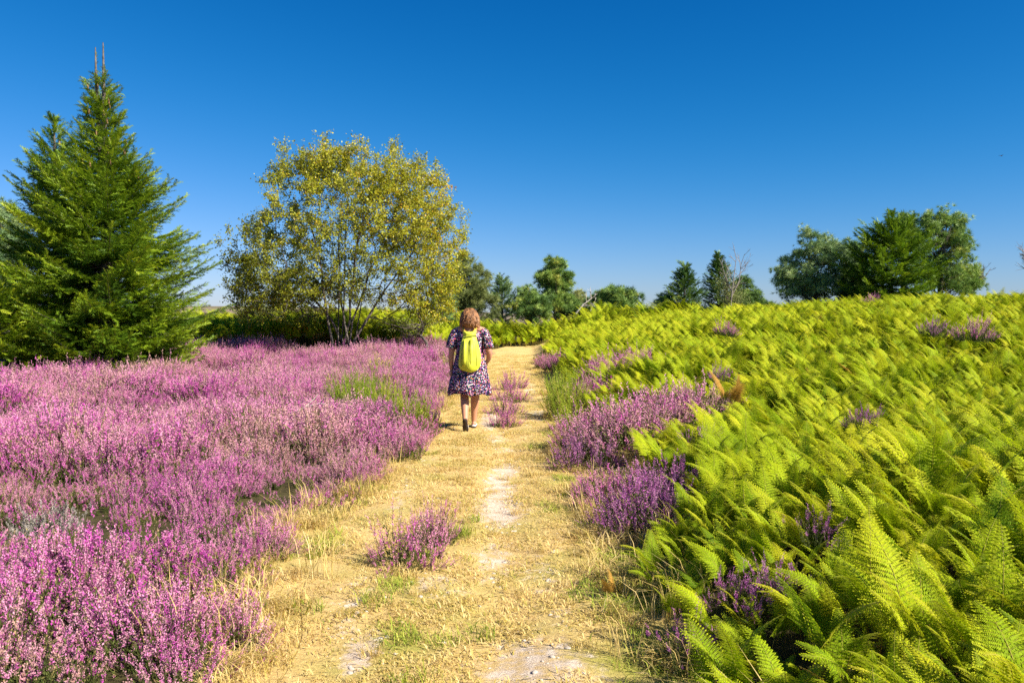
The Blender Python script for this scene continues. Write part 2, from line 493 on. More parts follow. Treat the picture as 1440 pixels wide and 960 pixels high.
# ------------------------------------------------------------------ heather
def heather_clump(r, nsp=26, rad=.17, h0=.30, fl=1.0):
    """upright sprigs: woody stem, leafy lower part, flower spike on top"""
    G = Geo()
    for k in range(nsp):
        a = r.random() * 6.283; q = math.sqrt(r.random())
        base = np.array([math.cos(a) * q * rad * .45, math.sin(a) * q * rad * .45, 0])
        h = h0 * (.58 + .62 * r.random() ** 1.3)
        lean = np.array([math.cos(a) * q * .42 + r.normal() * .10 - .10, math.sin(a) * q * .42 + r.normal() * .10, 1.0])
        top = base + unit(lean) * h
        mid = (base + top) / 2 + r.normal(size=3) * .008
        P = np.array([base, mid, top])
        G.tube(P, [.0022, .0018, .001], 3, 1, .35)
        hue = np.clip(.46 + r.normal() * .22, 0, 1)
        fll = (.085 + .075 * r.random()) * fl
        d = unit(top - mid)
        # leafy greens below the flowers
        n = 15
        s = r.random(n) * (1 - fll / h * .85)
        pos = base + (top - base) * s[:, None] + r.normal(size=(n, 3)) * .006
        dr = unit(d + rand_dirs(r, n) * .75)
        G.stamp(LEAF_V, LEAF_Q, frames(dr, r.random(n) * 6.28), pos, (.018 + .014 * r.random(n))[:, None] * np.array([1, .55, 1]), 1, np.clip(.1 + .5 * s + r.normal(size=n) * .12, 0, 1))
        # florets
        if r.random() < .80 * min(1, fl + .2):
            for sp in range(1 + (r.random() < .6)):
                n = 25
                L = fll * (1 if sp == 0 else .6)
                dd = d if sp == 0 else unit(d + rand_dirs(r, 1)[0] * .5)
                s = np.linspace(0, 1, n)
                b0 = top - d * fll * (.75 if sp == 0 else 1.05)
                pos = b0 + dd * L * s[:, None] + r.normal(size=(n, 3)) * .0034
                dr = unit(dd * 1.0 + rand_dirs(r, n))
                G.stamp(LEAF_V, LEAF_Q, frames(dr, r.random(n) * 6.28), pos, (.0165 - .006 * s)[:, None] * np.array([1, .85, 1]), 0,
                        np.clip(hue + r.normal(size=n) * .07 + .16 - .3 * s, 0, 1))
        else:
            n = 8
            pos = top - d * fll * r.random(n)[:, None]
            G.stamp(LEAF_V, LEAF_Q, frames(unit(d + rand_dirs(r, n) * .8), r.random(n) * 6.28), pos, .012, 1, .95)
    return G


hr = np.random.default_rng(21)
CLUMPS = [heather_clump(hr, 24, .17, .30) for _ in range(6)]
CLUMPS_SPARSE = [heather_clump(hr, 20, .17, .25, .4) for _ in range(3)]


def bush_geo(r, rad, height, n, sparse=.15):
    """a dome of clumps leaning outwards"""
    G = Geo()
    for k in range(n):
        a = k * 2.39996 + r.normal() * .25; q = math.sqrt((k + .5) / n)
        x, y = math.cos(a) * q * rad, math.sin(a) * q * rad
        s = height / .34 * (1.0 - .58 * q ** 2) * (.82 + .34 * r.random())
        t = q * .38
        ax, ay = math.cos(a) * t, math.sin(a) * t
        z = unit(np.array([ax, ay, 1.0])); xx = unit(np.cross((0, 1, 0), z)); yv = np.cross(z, xx)
        ph = r.random() * 6.28
        M = np.stack([xx * math.cos(ph) + yv * math.sin(ph), yv * math.cos(ph) - xx * math.sin(ph), z], 1)
        src = CLUMPS_SPARSE if r.random() < sparse else CLUMPS
        G.merge(src[r.integers(len(src))], M, (x, y, -.01), s)
    return G


BUSH_ME = []
for i in range(6):
    BUSH_ME.append(bush_geo(hr, .40 + .06 * hr.random(), .40 + .08 * hr.random(), 20, (.1, .25, .5)[i % 3]).mesh('heather_bush', [M_HFL, M_HST]))
for i in range(2):       # bushes that are past flowering: mostly leaf
    BUSH_ME.append(bush_geo(hr, .42, .36, 20, 1.0).mesh('heather_bush', [M_HFL, M_HST]))
BUSH_PURP = [bush_geo(hr, .36, .36, 18, .15).mesh('purple_heather_bush', [M_HFP, M_HST]) for _ in range(2)]
BUSH_SMALL = [bush_geo(hr, .20, .30, 7, .35).mesh('small_heather_bush', [M_HFL, M_HST]) for _ in range(2)]
BUSH_SMALLP = [bush_geo(hr, .20, .32, 6, .3).mesh('small_purple_heather', [M_HFP, M_HST]) for _ in range(2)]


# ------------------------------------------------------------------ instancing of uncountable cover
def cover(name, protos, pos, rot, scl, idx, label):
    """one object: points that carry copies of the prototype meshes (ground cover)"""
    me = bpy.data.meshes.new(name); n = len(pos)
    me.vertices.add(n); me.vertices.foreach_set('co', np.asarray(pos, np.float32).ravel())
    a = me.attributes.new('rot', 'FLOAT_VECTOR', 'POINT'); a.data.foreach_set('vector', np.asarray(rot, np.float32).ravel())
    a = me.attributes.new('scl', 'FLOAT', 'POINT'); a.data.foreach_set('value', np.asarray(scl, np.float32).ravel())
    a = me.attributes.new('idx', 'INT', 'POINT'); a.data.foreach_set('value', np.asarray(idx, np.int32).ravel())
    o = bpy.data.objects.new(name, me); COL.objects.link(o)
    c = bpy.data.collections.new(name + '_kinds')
    for k, pm in enumerate(protos):
        po = bpy.data.objects.new('%s_kind_%02d' % (name, k), pm); c.objects.link(po)
    ng = bpy.data.node_groups.new(name + '_cover', 'GeometryNodeTree')
    ng.interface.new_socket('Geometry', in_out='INPUT', socket_type='NodeSocketGeometry')
    ng.interface.new_socket('Geometry', in_out='OUTPUT', socket_type='NodeSocketGeometry')
    N, L = ng.nodes, ng.links
    gi = N.new('NodeGroupInput'); go = N.new('NodeGroupOutput')
    ip = N.new('GeometryNodeInstanceOnPoints'); ci = N.new('GeometryNodeCollectionInfo')
    ci.inputs['Collection'].default_value = c
    ci.inputs['Separate Children'].default_value = True; ci.inputs['Reset Children'].default_value = True

    def na(nm, t):
        x = N.new('GeometryNodeInputNamedAttribute'); x.data_type = t; x.inputs['Name'].default_value = nm
        return x.outputs['Attribute']
    e = N.new('FunctionNodeEulerToRotation'); L.new(na('rot', 'FLOAT_VECTOR'), e.inputs[0])
    L.new(gi.outputs[0], ip.inputs['Points']); L.new(ci.outputs[0], ip.inputs['Instance'])
    ip.inputs['Pick Instance'].default_value = True
    L.new(na('idx', 'INT'), ip.inputs['Instance Index']); L.new(e.outputs[0], ip.inputs['Rotation']); L.new(na('scl', 'FLOAT'), ip.inputs['Scale'])
    L.new(ip.outputs[0], go.inputs[0])
    md = o.modifiers.new('cover', 'NODES'); md.node_group = ng
    return tag(o, label, None, None, 'stuff')


def jgrid(x0, x1, y0, y1, s, r, jit=.45):
    X, Y = np.meshgrid(np.arange(x0, x1, s), np.arange(y0, y1, s * .9))
    X = X + (np.arange(X.shape[0])[:, None] % 2) * s / 2
    X = (X + r.uniform(-jit, jit, X.shape) * s).ravel(); Y = (Y + r.uniform(-jit, jit, Y.shape) * s).ravel()
    return X, Y


# left heather bank
r = np.random.default_rng(31)
X, Y = jgrid(-24, 2, 2.0, 31.5, .54, r)
gap = vnoise(X, Y, .8, 5)
keep = (X < hl(Y) - .16) & (X > -.70 * Y - 1.6) & (gap > .05) & (Y < 29.5 + 1.5 * vnoise(X, Y, .4))
keep &= ~((np.hypot((X + 2.5) / 1.0, (Y - 12.9) / 1.1) < .75))          # room for the broom
keep &= ~(np.hypot(X + 11.5, (Y - 18.6) / .5) < .9)                    # dark hollow by the spruces
keep &= ~(np.hypot(X + 3.28, Y - 5.55) < .42)                          # grey dead bush
X, Y = X[keep], Y[keep]
sc = .52 + .86 * smooth(.24, .76, vnoise(X, Y, .85, 9)) + r.normal(size=len(X)) * .09
sc = sc * (1 - .20 * (hl(Y) - X < .7)) * np.where(vnoise(X, Y, 1.5, 11) < .22, .74, 1)
sc = np.minimum(sc, .78 + .06 * Y)
near = Y < 10.2
HG = 'heather bushes of the bank left of the path'
hobj = 0
VAR = ['pale pink', 'lilac pink', 'deep pink', 'rose pink', 'dusky pink', 'mauve pink']
for x, y, s in zip(X[near], Y[near], sc[near]):
    k = int(r.integers(6)) if vnoise(x, y, 1.3, 17) + .25 * r.random() < .80 else int(r.integers(6, 8))
    o = bpy.data.objects.new('heather_bush', BUSH_ME[k]); COL.objects.link(o)
    o.location = (x, y, float(H(x, y)) - .02); o.rotation_euler = (r.normal() * .06, r.normal() * .06, r.random() * 6.28); o.scale = (s, s, s * r.uniform(.88, 1.1))
    edge = hl(y) - x < .75
    tag(o, ('pink flowering' if k < 6 else 'mostly green') + ' heather bush on the left bank, right beside the dry grass of the path' if edge else
        ('pink flowering' if k < 6 else 'mostly green') + ' heather bush inside the left bank, away from the path edge, near the viewer', 'heather bush', HG)
    hobj += 1
far = ~near
Xf, Yf = jgrid(-20, 2, 2.2, 29, .34, r, .6)
kf = (Xf < hl(Yf) - .03) & (Xf > -.68 * Yf - 1.2) & ~((np.hypot((Xf + 2.5) / 1.0, (Yf - 12.9) / 1.1) < .6))
Xf, Yf = Xf[kf], Yf[kf]; nf_ = len(Xf)
FILL = [c.mesh('heather_sprigs', [M_HFL, M_HST]) for c in (CLUMPS[0], CLUMPS[3], CLUMPS_SPARSE[0], CLUMPS_SPARSE[1])]
rot = np.stack([r.normal(size=far.sum()) * .06, r.normal(size=far.sum()) * .06, r.random(far.sum()) * 6.28], 1)
rot = np.concatenate([rot, np.stack([r.normal(size=nf_) * .12, r.normal(size=nf_) * .12, r.random(nf_) * 6.28], 1)])
cover('heather_carpet', BUSH_ME + FILL, np.concatenate([np.stack([X[far], Y[far], H(X[far], Y[far]) - .02], 1), np.stack([Xf, Yf, H(Xf, Yf) - .02], 1)]), rot, np.concatenate([sc[far], r.uniform(.48, .80, nf_)]), np.concatenate([ np.where(vnoise(X[far], Y[far], 1.3, 17) + .25 * r.random(far.sum()) < .80, r.integers(0, 6, far.sum()), r.integers(6, 8, far.sum())), r.integers(8, 12, nf_)]),
      'pink heather carpet filling the bank and running back to the spruces and the round tree')
print('heather things', hobj, 'carpet', far.sum())


def put(me, name, x, y, s, label, cat, group=None, sz=None, rz=None, tilt=.05, dz=-.02):
    o = bpy.data.objects.new(name, me); COL.objects.link(o)
    o.location = (x, y, float(H(x, y)) + dz); o.scale = (s, s, sz or s)
    o.rotation_euler = (r.normal() * tilt, r.normal() * tilt, r.random() * 6.28 if rz is None else rz)
    return tag(o, label, cat, group)


SG = 'heather bushes beside and on the path'
put(BUSH_SMALL[0], 'heather_bush', -.66, 5.0, 1.15, 'small pink heather tuft growing alone on the straw path, nearer one', 'heather bush', SG, 1.25)
put(BUSH_SMALL[1], 'heather_bush', -.56, 5.5, .85, 'small brownish heather tuft just behind the lone pink one on the path', 'heather bush', SG, 1.2)
for x, y, s, lb in ((-.10, 11.3, 1.05, 'low pink heather tuft at the near end of the strip beside the woman'), (-.09, 12.6, 1.35, 'low pink heather tuft in the middle of the strip on the path'),
                    (-.05, 14.4, 1.5, 'low pink heather tuft beyond the middle of the strip on the path'), (-.03, 16.6, 1.5, 'low pink heather tuft at the far end of the strip on the path')):
    put(BUSH_SMALL[int(y) % 2], 'heather_bush', x, y, s, lb, 'heather bush', SG)
RG = 'heather bushes along the bracken edge right of the path'
for x, y, s, k, lb in (
        (1.0, 5.75, 1.1, 1, 'deep purple heather bush leaning over the path in front of the ferns'),
        (1.25, 6.25, 1.1, 1, 'purple heather bush between the deep purple one and the ferns'),
        (.9, 6.6, .9, 0, 'pale fading heather bush behind the deep purple one beside the path'),
        (.78, 8.2, 1.05, 1, 'magenta purple heather bush bulging onto the path edge, shading the turf'),
        (1.25, 8.5, 1.3, 0, 'broad pink heather bush in the large clump right of the path'),
        (1.8, 9.2, 1.3, 0, 'lilac heather bush at the fern side of the large clump'),
        (1.05, 9.3, 1.15, 0, 'pink heather bush at the back of the large clump beside the path'),
        (2.25, 9.9, 1.3, 0, 'pink heather bush farthest into the ferns from the large clump'),
        (1.4, 13.2, 1.25, 0, 'pink heather bush behind the green broom right of the path'),
        (1.9, 14.6, 1.3, 0, 'pink heather bush in a gap of the ferns beyond the broom'),
        (2.5, 15.3, 1.25, 0, 'small pink heather bush ringed by ferns beyond the broom'),
        (1.25, 20.5, 1.05, 0, 'far pink heather bush at the bend of the path, in front of the fern bank'),
        (1.15, 22.5, 1.15, 0, 'far pink heather bush at the bend of the path, backed by the fern bank')):
    put((BUSH_PURP if k else BUSH_ME)[int(x * 10) % (2 if k else 6)], 'heather_bush', x, y, s, lb, 'heather bush', RG)
FG = 'heather sprigs poking out of the bracken'
for px, Yd, s, hz, lb in (
        (1045, 3.75, .75, .12, 'small purple heather in the dark gap under the nearest ferns'), (1100, 3.75, .75, .14, 'purple heather sprigs below the arching fern near the front edge'),
        (1160, 4.2, .75, .2, 'violet heather sprigs between ferns above the nearest purple heather'), (980, 3.5, .75, .05, 'reddish purple heather sprig reaching towards the path from the ferns'),
        (1018, 11.0, 1.0, .35, 'small heather beside the brown fern'), (990, 7.2, .8, .26, 'lilac heather sprigs among the ferns below the brown fern'),
        (1020, 17.5, 1.2, .45, 'small pink heather among the ferns halfway up the slope'), (1370, 13.2, 1.5, .48, 'pink heather patch high on the fern slope by the picture edge'),
        (1310, 14.3, 1.3, .45, 'little lilac heather high on the fern slope'), (1215, 6.9, .65, .36, 'violet heather sprigs in the middle of the near ferns'),
        (1225, 27, 1.4, .45, 'far heather patch on the crest below the dark spruce')):
    x, y, z = at_px(px, Yd)
    put(BUSH_SMALLP[int(px) % 2] if px not in (1370, 1225, 1020) else BUSH_SMALL[0], 'heather_bush', x, y, s, lb, 'heather bush', FG, None, None, .1, hz - .02)

# grey dead bush
put(bush_geo(hr, .22, .30, 8, 1.0).mesh('dead_heather', [M_DEAD, M_DEAD]), 'dead_heather_bush', -3.26, 5.55, 1.15, 'grey dead heather mound in the pink bank at the picture edge', 'dead bush', None, 1.2)


# ------------------------------------------------------------------ bracken
def frond_geo(r, stalk=.38, blade=.62, wid=.25, bend=.9, brown=False):
    """one bracken frond growing in +x: stalk, arching rachis, pinnae with pinnules"""
    G = Geo()
    n = 30
    s = np.linspace(0, 1, n)
    tot = stalk + blade
    # angle above horizontal along the length
    ang = (R(82) - bend * smooth(.2, 1.1, s) * R(75))
    dx, dz = np.cos(ang) * tot / (n - 1), np.sin(ang) * tot / (n - 1)
    C = np.stack([np.concatenate([[0], np.cumsum(dx)[:-1]]), np.zeros(n), np.concatenate([[0], np.cumsum(dz)[:-1]])], 1)
    C[:, 1] += .05 * r.normal() * s ** 2
    G.tube(C, np.linspace(.0045, .0012, n), 4, 1, np.linspace(.75, .3, n).repeat(4))
    npn = 20
    s0 = stalk / tot
    tone = .5 + r.normal() * .15
    Vs, Ts, Fs, Sz = [], [], [], []
    for k in range(npn):
        u = (k / npn) ** .92
        ss = s0 + (1 - s0) * u
        i = min(int(ss * (n - 1)), n - 2); f = ss * (n - 1) - i
        p = C[i] * (1 - f) + C[i + 1] * f
        d = unit(C[i + 1] - C[i])
        side = unit(np.cross((0, 0, 1), d))
        nrm = np.cross(d, side)
        Lp = wid * (1 - u) ** .85 * (.9 + .2 * r.random()) + .012
        for sg in (-1, 1):
            pd = unit(side * sg + d * (.45 + .35 * u) + nrm * (.10 - .22 * r.random()))
            m = max(3, int(13 * (Lp / wid) + 2))
            droop = -.25 * Lp
            t = (np.arange(m) + .6) / m
            ax = p + pd * (Lp * t[:, None]) + np.array([0, 0, 1.0]) * (droop * t ** 2)[:, None]
            G.tube(np.array([p, p + pd * Lp * .5 + np.array([0, 0, droop * .25]), p + pd * Lp + np.array([0, 0, droop])]), [.0016, .0012, .0006], 3, 1, .2)
            ps = unit(np.cross(nrm, pd))
            pl_ = np.maximum(.046 * (1 - t * .80) * (Lp / wid) ** .55, .008)
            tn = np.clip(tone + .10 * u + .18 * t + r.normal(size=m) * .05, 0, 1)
            for s2 in (-1, 1):
                dd = unit(ps * s2 + pd * .55 + nrm * (r.normal(size=(m, 1)) * .12 - .10))
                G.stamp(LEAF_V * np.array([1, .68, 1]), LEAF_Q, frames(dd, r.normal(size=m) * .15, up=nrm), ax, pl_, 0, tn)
            G.stamp(LEAF_V, LEAF_Q, frames(pd[None], None, up=nrm), (p + pd * Lp * .92 + np.array([0, 0, droop]))[None], .02, 0, .8)
    return G


fr = np.random.default_rng(41)
FROND_G = [frond_geo(fr, fr.uniform(.28, .46), fr.uniform(.46, .66), fr.uniform(.15, .21), fr.uniform(.55, 1.15)) for _ in range(8)]
FROND_ME = [g.mesh('frond', [M_FERN, M_STALK]) for g in FROND_G]
FROND_BROWN = frond_geo(fr, .30, .5, .17, .5).mesh('brown_frond', [M_FERNB, M_FERNB])


def plant_plan(r, n=None):
    n = n or int(r.integers(3, 6))
    out = []
    for k in range(n):
        az = math.pi + r.normal() * 1.3
        out.append((int(r.integers(8)), r.uniform(-.09, .09), r.uniform(-.09, .09), az, r.uniform(.68, 1.14), r.normal() * .16))
    return out


def zrot(a, tx=0):
    c, s = math.cos(a), math.sin(a); ct, st = math.cos(tx), math.sin(tx)
    return np.array([[c, -s, 0], [s, c, 0], [0, 0, 1]]) @ np.array([[1, 0, 0], [0, ct, -st], [0, st, ct]])


PLANT_ME = []
for k in range(8):
    G = Geo()
    for (i, dx, dy, az, s, t) in plant_plan(fr, 4):
        G.merge(FROND_G[i], zrot(az, t), (dx, dy, 0), s)
    PLANT_ME.append(G.mesh('bracken_plant', [M_FERN, M_STALK]))

Gb = Geo()
for az in (2.5, 3.3, 4.3):
    Gb.merge(FROND_G[int(az * 3) % 8], zrot(az, .2), (0, 0, 0), .95)
PLANT_ME.append(Gb.mesh('withered_plant', [M_FERNB, M_STALK]))
r = np.random.default_rng(51)
X, Y = jgrid(.4, 26, 1.9, 37, .20, r, .6)
n_ = vnoise(X, Y, .7, 4)
keep = (X > br(Y) + .04 + .25 * (n_ - .4)) & (X < .70 * Y + 1.8) & (n_ > .10)
for (hx, hy, rad) in ((1.0, 5.8, .42), (1.2, 6.3, .38), (.84, 6.5, .35), (.85, 8.4, .5), (1.3, 8.5, .6), (1.8, 9.1, .55), (1.1, 9.3, .45), (2.25, 9.8, .5), (1.4, 13.1, .6), (1.9, 14.5, .6), (2.5, 15.2, .5), (1.2, 21, .7), (1.15, 22.5, .6), (1.15, 3.8, .22), (.85, 12, .5), (1.0, 10.7, .4)):
    keep &= np.hypot(X - hx, Y - hy) > rad * .92
# open gaps deeper in the slope where heather shows
for (px, Yd, rad) in ((1018, 11, .3), (990, 7.2, .25), (1020, 17.5, .5), (1370, 13.2, .6), (1310, 14.3, .45), (1215, 6.9, .28), (1160, 4.2, .18), (1100, 3.75, .16), (1045, 3.75, .16), (980, 3.5, .16)):
    gx = (px - 720) / PX * Yd
    keep &= np.hypot(X - gx, Y - Yd + .15) > rad
X, Y = X[keep], Y[keep]
S = (.36 + .23 * vnoise(X, Y, .9, 8)) * r.uniform(.66, 1.26, len(X)) * (1 + .22 * smooth(9, 22, Y))
S = S * (1 - .28 * smooth(.7, 0, X - br(Y)))
near = (Y < 4.75)
nf = 0
for x, y, s in zip(X[near], Y[near], S[near]):
    edge = x - br(y) < .5
    e = empty('bracken_fern', (x, y, float(H(x, y)) - .02), 'bright green bracken fern at the foot of the slope, bordering the shaded path turf' if edge else
              'bright green bracken fern among the nearest ones, up the slope away from the path', 'fern', 'bracken ferns on the near slope')
    e.scale = (s, s, s)
    for (i, dx, dy, az, fs, t) in plant_plan(r):
        f = bpy.data.objects.new('frond', FROND_ME[i]); COL.objects.link(f); f.parent = e
        f.location = (dx, dy, 0); f.rotation_euler = (t, 0, az); f.scale = (fs, fs, fs)
    nf += 1
far = ~near
# taller bracken behind the heather and the tree, left of and beyond the path
X2, Y2 = jgrid(-20, 9, 29.5, 40, .34, r, .5)
k2 = ((X2 < pl(Y2) - .5) & (Y2 > 30.2 + .8 * vnoise(X2, Y2, .5)) & (Y2 < 37)) | ((Y2 > 37.3) & (X2 > -8))
X2, Y2 = X2[k2], Y2[k2]
S2 = (1.0 + .5 * vnoise(X2, Y2, .5, 2)) * np.where(X2 > -4, .55 + .45 * smooth(37.3, 39.5, Y2), 1)
X3, Y3 = jgrid(.5, 8, 2.0, 10, .17, r, .6)      # short young ferns between the tall ones
k3 = (X3 > br(Y3) + .12) & (X3 < .70 * Y3 + 1.2)
for (hx, hy, rad) in ((1.0, 5.75, .36), (1.25, 6.25, .34), (.9, 6.6, .3), (.78, 8.2, .4), (1.25, 8.5, .5), (1.8, 9.2, .5), (1.05, 9.3, .4)):
    k3 &= np.hypot(X3 - hx, Y3 - hy) > rad
X2 = np.concatenate([X2, X3[k3]]); Y2 = np.concatenate([Y2, Y3[k3]]); S2 = np.concatenate([S2, r.uniform(.22, .40, int(k3.sum()))])
Xa = np.concatenate([X[far], X2]); Ya = np.concatenate([Y[far], Y2]); Sa = np.concatenate([S[far], S2])
n = len(Xa)
rot = np.stack([r.normal(size=n) * .1, r.normal(size=n) * .1, r.normal(size=n) * .8], 1)
cover('bracken', PLANT_ME, np.stack([Xa, Ya, H(Xa, Ya) - .02], 1), rot, Sa, np.where(r.random(n) < .012 + .05 * (vnoise(Xa, Ya, .9, 31) > .8), 8, r.integers(0, 8, n)), 'bright green bracken covering the slope and the ground behind the heather')
print('fern things', nf, 'bracken', n)
BG = 'withered brown bracken fronds'
for px, Yd, s, dz, lb in ((1022, 8.2, .62, .42, 'withered orange brown fern frond standing up among the green ferns'), (862, 4.35, .24, 0, 'small orange brown fern frond on the shaded turf beside the path')):
    x, y, z = at_px(px, Yd)
    e = empty('brown_fern', (x, y, z + dz - .02), lb, 'fern', BG)
    for a in ((2.6, 3.6, 4.4) if px > 900 else (2.4, 4.2)):
        f = bpy.data.objects.new('frond', FROND_BROWN); COL.objects.link(f); f.parent = e
        f.rotation_euler = (r.normal() * .2, r.normal() * .2, a); f.scale = (s, s, s)


# ------------------------------------------------------------------ grass
def grass_patch(r, n, rad, h, flat, w=.0035, mats=0):
    G = Geo()
    for k in range(n):
        a = r.random() * 6.283; q = rad * math.sqrt(r.random()); az = r.random() * 6.283
        hh = h * (.5 + .8 * r.random())
        d = np.array([math.cos(az), math.sin(az), 0]); sd = np.array([-d[1], d[0], 0]) * w * (.6 + .7 * r.random())
        b = np.array([math.cos(a) * q, math.sin(a) * q, 0])
        t1 = b + d * hh * flat * .35 + np.array([0, 0, hh * .6 * (1 - flat * .5)])
        t2 = b + d * hh * flat + np.array([0, 0, hh * (1 - flat * .75)])
        tn = np.clip(.5 + r.normal() * .22, 0, 1)
        G.add([b - sd, b + sd, t1 + sd * .8, t1 - sd * .8, t2], [(0, 1, 2, 3)], [(3, 2, 4)], 0, tn)
    return G


gr = np.random.default_rng(61)
TURF = [grass_patch(gr, 80, .15, .05, .9, .0028).mesh('turf_patch', [M_GRASS]) for _ in range(4)]
LONG = [grass_patch(gr, 70, .11, .20, .75, .0024).mesh('long_grass_patch', [M_GRASS]) for _ in range(4)]
GREENP = [grass_patch(gr, 60, .10, .11, .7, .0026).mesh('green_grass_patch', [M_GREEN]) for _ in range(3)]
STALKY = [grass_patch(gr, 26, .10, .36, .45, .002).mesh('tall_grass_patch', [M_GRASS]) for _ in range(3)]
r = np.random.default_rng(71)
Xg, Yg = jgrid(-2.4, 2.2, 2.3, 30, .105, r, .6)
dens = np.clip(1.3 - Yg / 26, .18, 1)
pa, ba, ga = ground_masks(Xg, Yg)
keep = (pa > .25) & (r.random(len(Xg)) < dens * np.clip(1.1 - 1.25 * ba, .03, 1) * (.20 + .85 * vnoise(Xg, Yg, 3.1, 6)))
Xg, Yg, ga = Xg[keep], Yg[keep], ga[keep]
Xh, Yh = r.uniform(-12, -1.0, 1500), r.uniform(3.6, 22, 1500)
kh = (Xh < hl(Yh) - .1) & (Xh > -.66 * Yh - .5) & ((vnoise(Xh, Yh, .7, 22) > .52) | ((hl(Yh) - Xh < .5) & (Yh < 9)))
nh = int(kh.sum())
Xg, Yg, ga = np.concatenate([Xg, Xh[kh]]), np.concatenate([Yg, Yh[kh]]), np.concatenate([ga, np.zeros(nh)])
ins = (Xg > pl(Yg) + .05) & (Xg < pr(Yg) - .05)
u = r.random(len(Xg))
idx = np.where(ins, r.integers(0, 4, len(Xg)), np.where(u < .55, r.integers(4, 8, len(Xg)), np.where(u < .8, r.integers(0, 4, len(Xg)), np.where(u < .93, r.integers(8, 11, len(Xg)), r.integers(11, 14, len(Xg))))))
idx = np.where(r.random(len(Xg)) < ga * .8, r.integers(8, 11, len(Xg)), idx)
edge = ins & (r.random(len(Xg)) < .10)
idx = np.where(edge, r.integers(4, 8, len(Xg)), idx)
scl = r.uniform(.6, 1.2, len(Xg)) * np.where(edge, .55, 1)
inh = np.arange(len(Xg)) >= len(Xg) - nh
idx = np.where(inh, r.integers(11, 14, len(Xg)), idx); scl = np.where(inh, r.uniform(.7, 1.15, len(Xg)), scl)
n = len(Xg)
dz = np.where(ins, .006, -.004)
cover('grass', TURF + LONG + GREENP + STALKY, np.stack([Xg, Yg, H(Xg, Yg) + dz], 1), np.stack([r.normal(size=n) * .1, r.normal(size=n) * .1, r.random(n) * 6.28], 1), scl, idx,
      'straw coloured dry grass on the path and its verges')
print('grass', n)

# pebbles
PEB = []
for k in range(4):
    G = Geo()
    rings = []
    for z_, q_ in ((-.35, .5), (-.2, .85), (0, 1), (.22, .8), (.36, .4)):
        a = np.arange(8) * math.pi / 4
        rr = q_ * (1 + gr.normal(size=8) * .10)
        rings.append(np.stack([np.cos(a) * rr, np.sin(a) * rr * .75, np.full(8, z_) + gr.normal(size=8) * .03], 1))
    G.loft(rings)
    PEB.append(G.mesh('pebble', [M_STONE]))
X, Y = r.uniform(-1.3, .8, 42000), r.uniform(2.6, 20, 42000)
pa, ba, ga = ground_masks(X, Y)
keep = (r.random(len(X)) < (.02 + np.clip(ba - .25, 0, 1) * .5)) & (pa > .5) & (X > pl(Y) + .1) & (X < pr(Y) - .1)
X, Y = X[keep], Y[keep]; n = len(X)
cover('gravel', PEB, np.stack([X, Y, H(X, Y) + .008], 1), np.stack([np.zeros(n), np.zeros(n), r.random(n) * 6.28], 1), .004 + .016 * r.random(n) ** 4, r.integers(0, 4, n), 'pale stones scattered on the bare tracks of the path')


# ------------------------------------------------------------------ broom and other plants
def broom(name, x, y, h, rad, n, label, yellow=0, seed=1, lean=(-.05, 0), group='green broom bushes by the path'):
    q = np.random.default_rng(seed)
    e = empty(name, (x, y, float(H(x, y)) - .02), label, 'broom bush', group)
    G = Geo(); F = Geo()
    for k in range(n):
        a = q.random() * 6.283; t = math.sqrt(q.random()) * rad
        b = np.array([math.cos(a) * t, math.sin(a) * t, 0])
        hh = h * (.55 + .5 * q.random()) * (1 - .35 * (t / rad) ** 2)
        dr = unit(np.array([math.cos(a) * t / rad * .35 + lean[0] + q.normal() * .12, math.sin(a) * t / rad * .35 + lean[1] + q.normal() * .12, 1]))
        tip = b + dr * hh
        m = b + dr * hh * .5 + q.normal(size=3) * .02
        tn = np.clip(.45 + q.normal() * .2, 0, 1)
        G.tube(np.array([b, m, tip]), [.004, .003, .0012], 3, 0, tn)
        nn = 7
        s = q.uniform(.25, .95, nn); p0 = b + (tip - b) * s[:, None]
        dd = unit(dr + rand_dirs(q, nn) * .45)
        for p_, d_ in zip(p0, dd):
            l = hh * q.uniform(.12, .3)
            G.tube(np.array([p_, p_ + d_ * l]), [.0025, .0008], 3, 0, tn)
        G.stamp(LEAF_V, LEAF_Q, frames(unit(dr + rand_dirs(q, 8) * .8), q.random(8) * 6.28), b + (tip - b) * q.uniform(.2, 1, 8)[:, None], .028, 0, np.clip(tn + .15, 0, 1))
        if yellow and q.random() < yellow:
            c = tip + q.normal(size=(14, 3)) * np.array([.02, .02, .045])
            F.stamp(LEAF_V, LEAF_Q, frames(rand_dirs(q, 14), q.random(14) * 6.28), c, .022, 0, q.random(14))
    G.obj('stems', M_BROOM, e)
    if F.n: F.obj('flowers', M_YFL, e)
    return e


broom('broom_bush', -2.35, 12.6, .78, .42, 150, 'wide green broom bush in the heather left of the woman', 0, 1)
broom('broom_bush', -2.75, 13.6, .75, .36, 110, 'green broom bush behind the wide one, deeper in the heather', 0, 2)
broom('broom_bush', -1.38, 10.6, .66, .22, 90, 'bright green upright broom at the path edge just left of the woman', 0, 3)
broom('broom_bush', -1.95, 12.0, .72, .25, 80, 'green broom bush between the wide one and the path edge', 0, 14)
broom('broom_bush', .84, 12.0, .80, .26, 130, 'tall green broom clump at the right edge of the path', 0, 4)
broom('broom_bush', .98, 14.2, .70, .26, 90, 'smaller green broom clump behind the tall one, right of the path', 0, 5)
broom('broom_bush', .82, 10.5, .5, .18, 60, 'low green broom in front of the tall clump right of the path', 0, 6)
broom('broom_bush', -1.75, 22.5, .62, .5, 120, 'far green broom bush at the back of the heather beside the path', .05, 7)
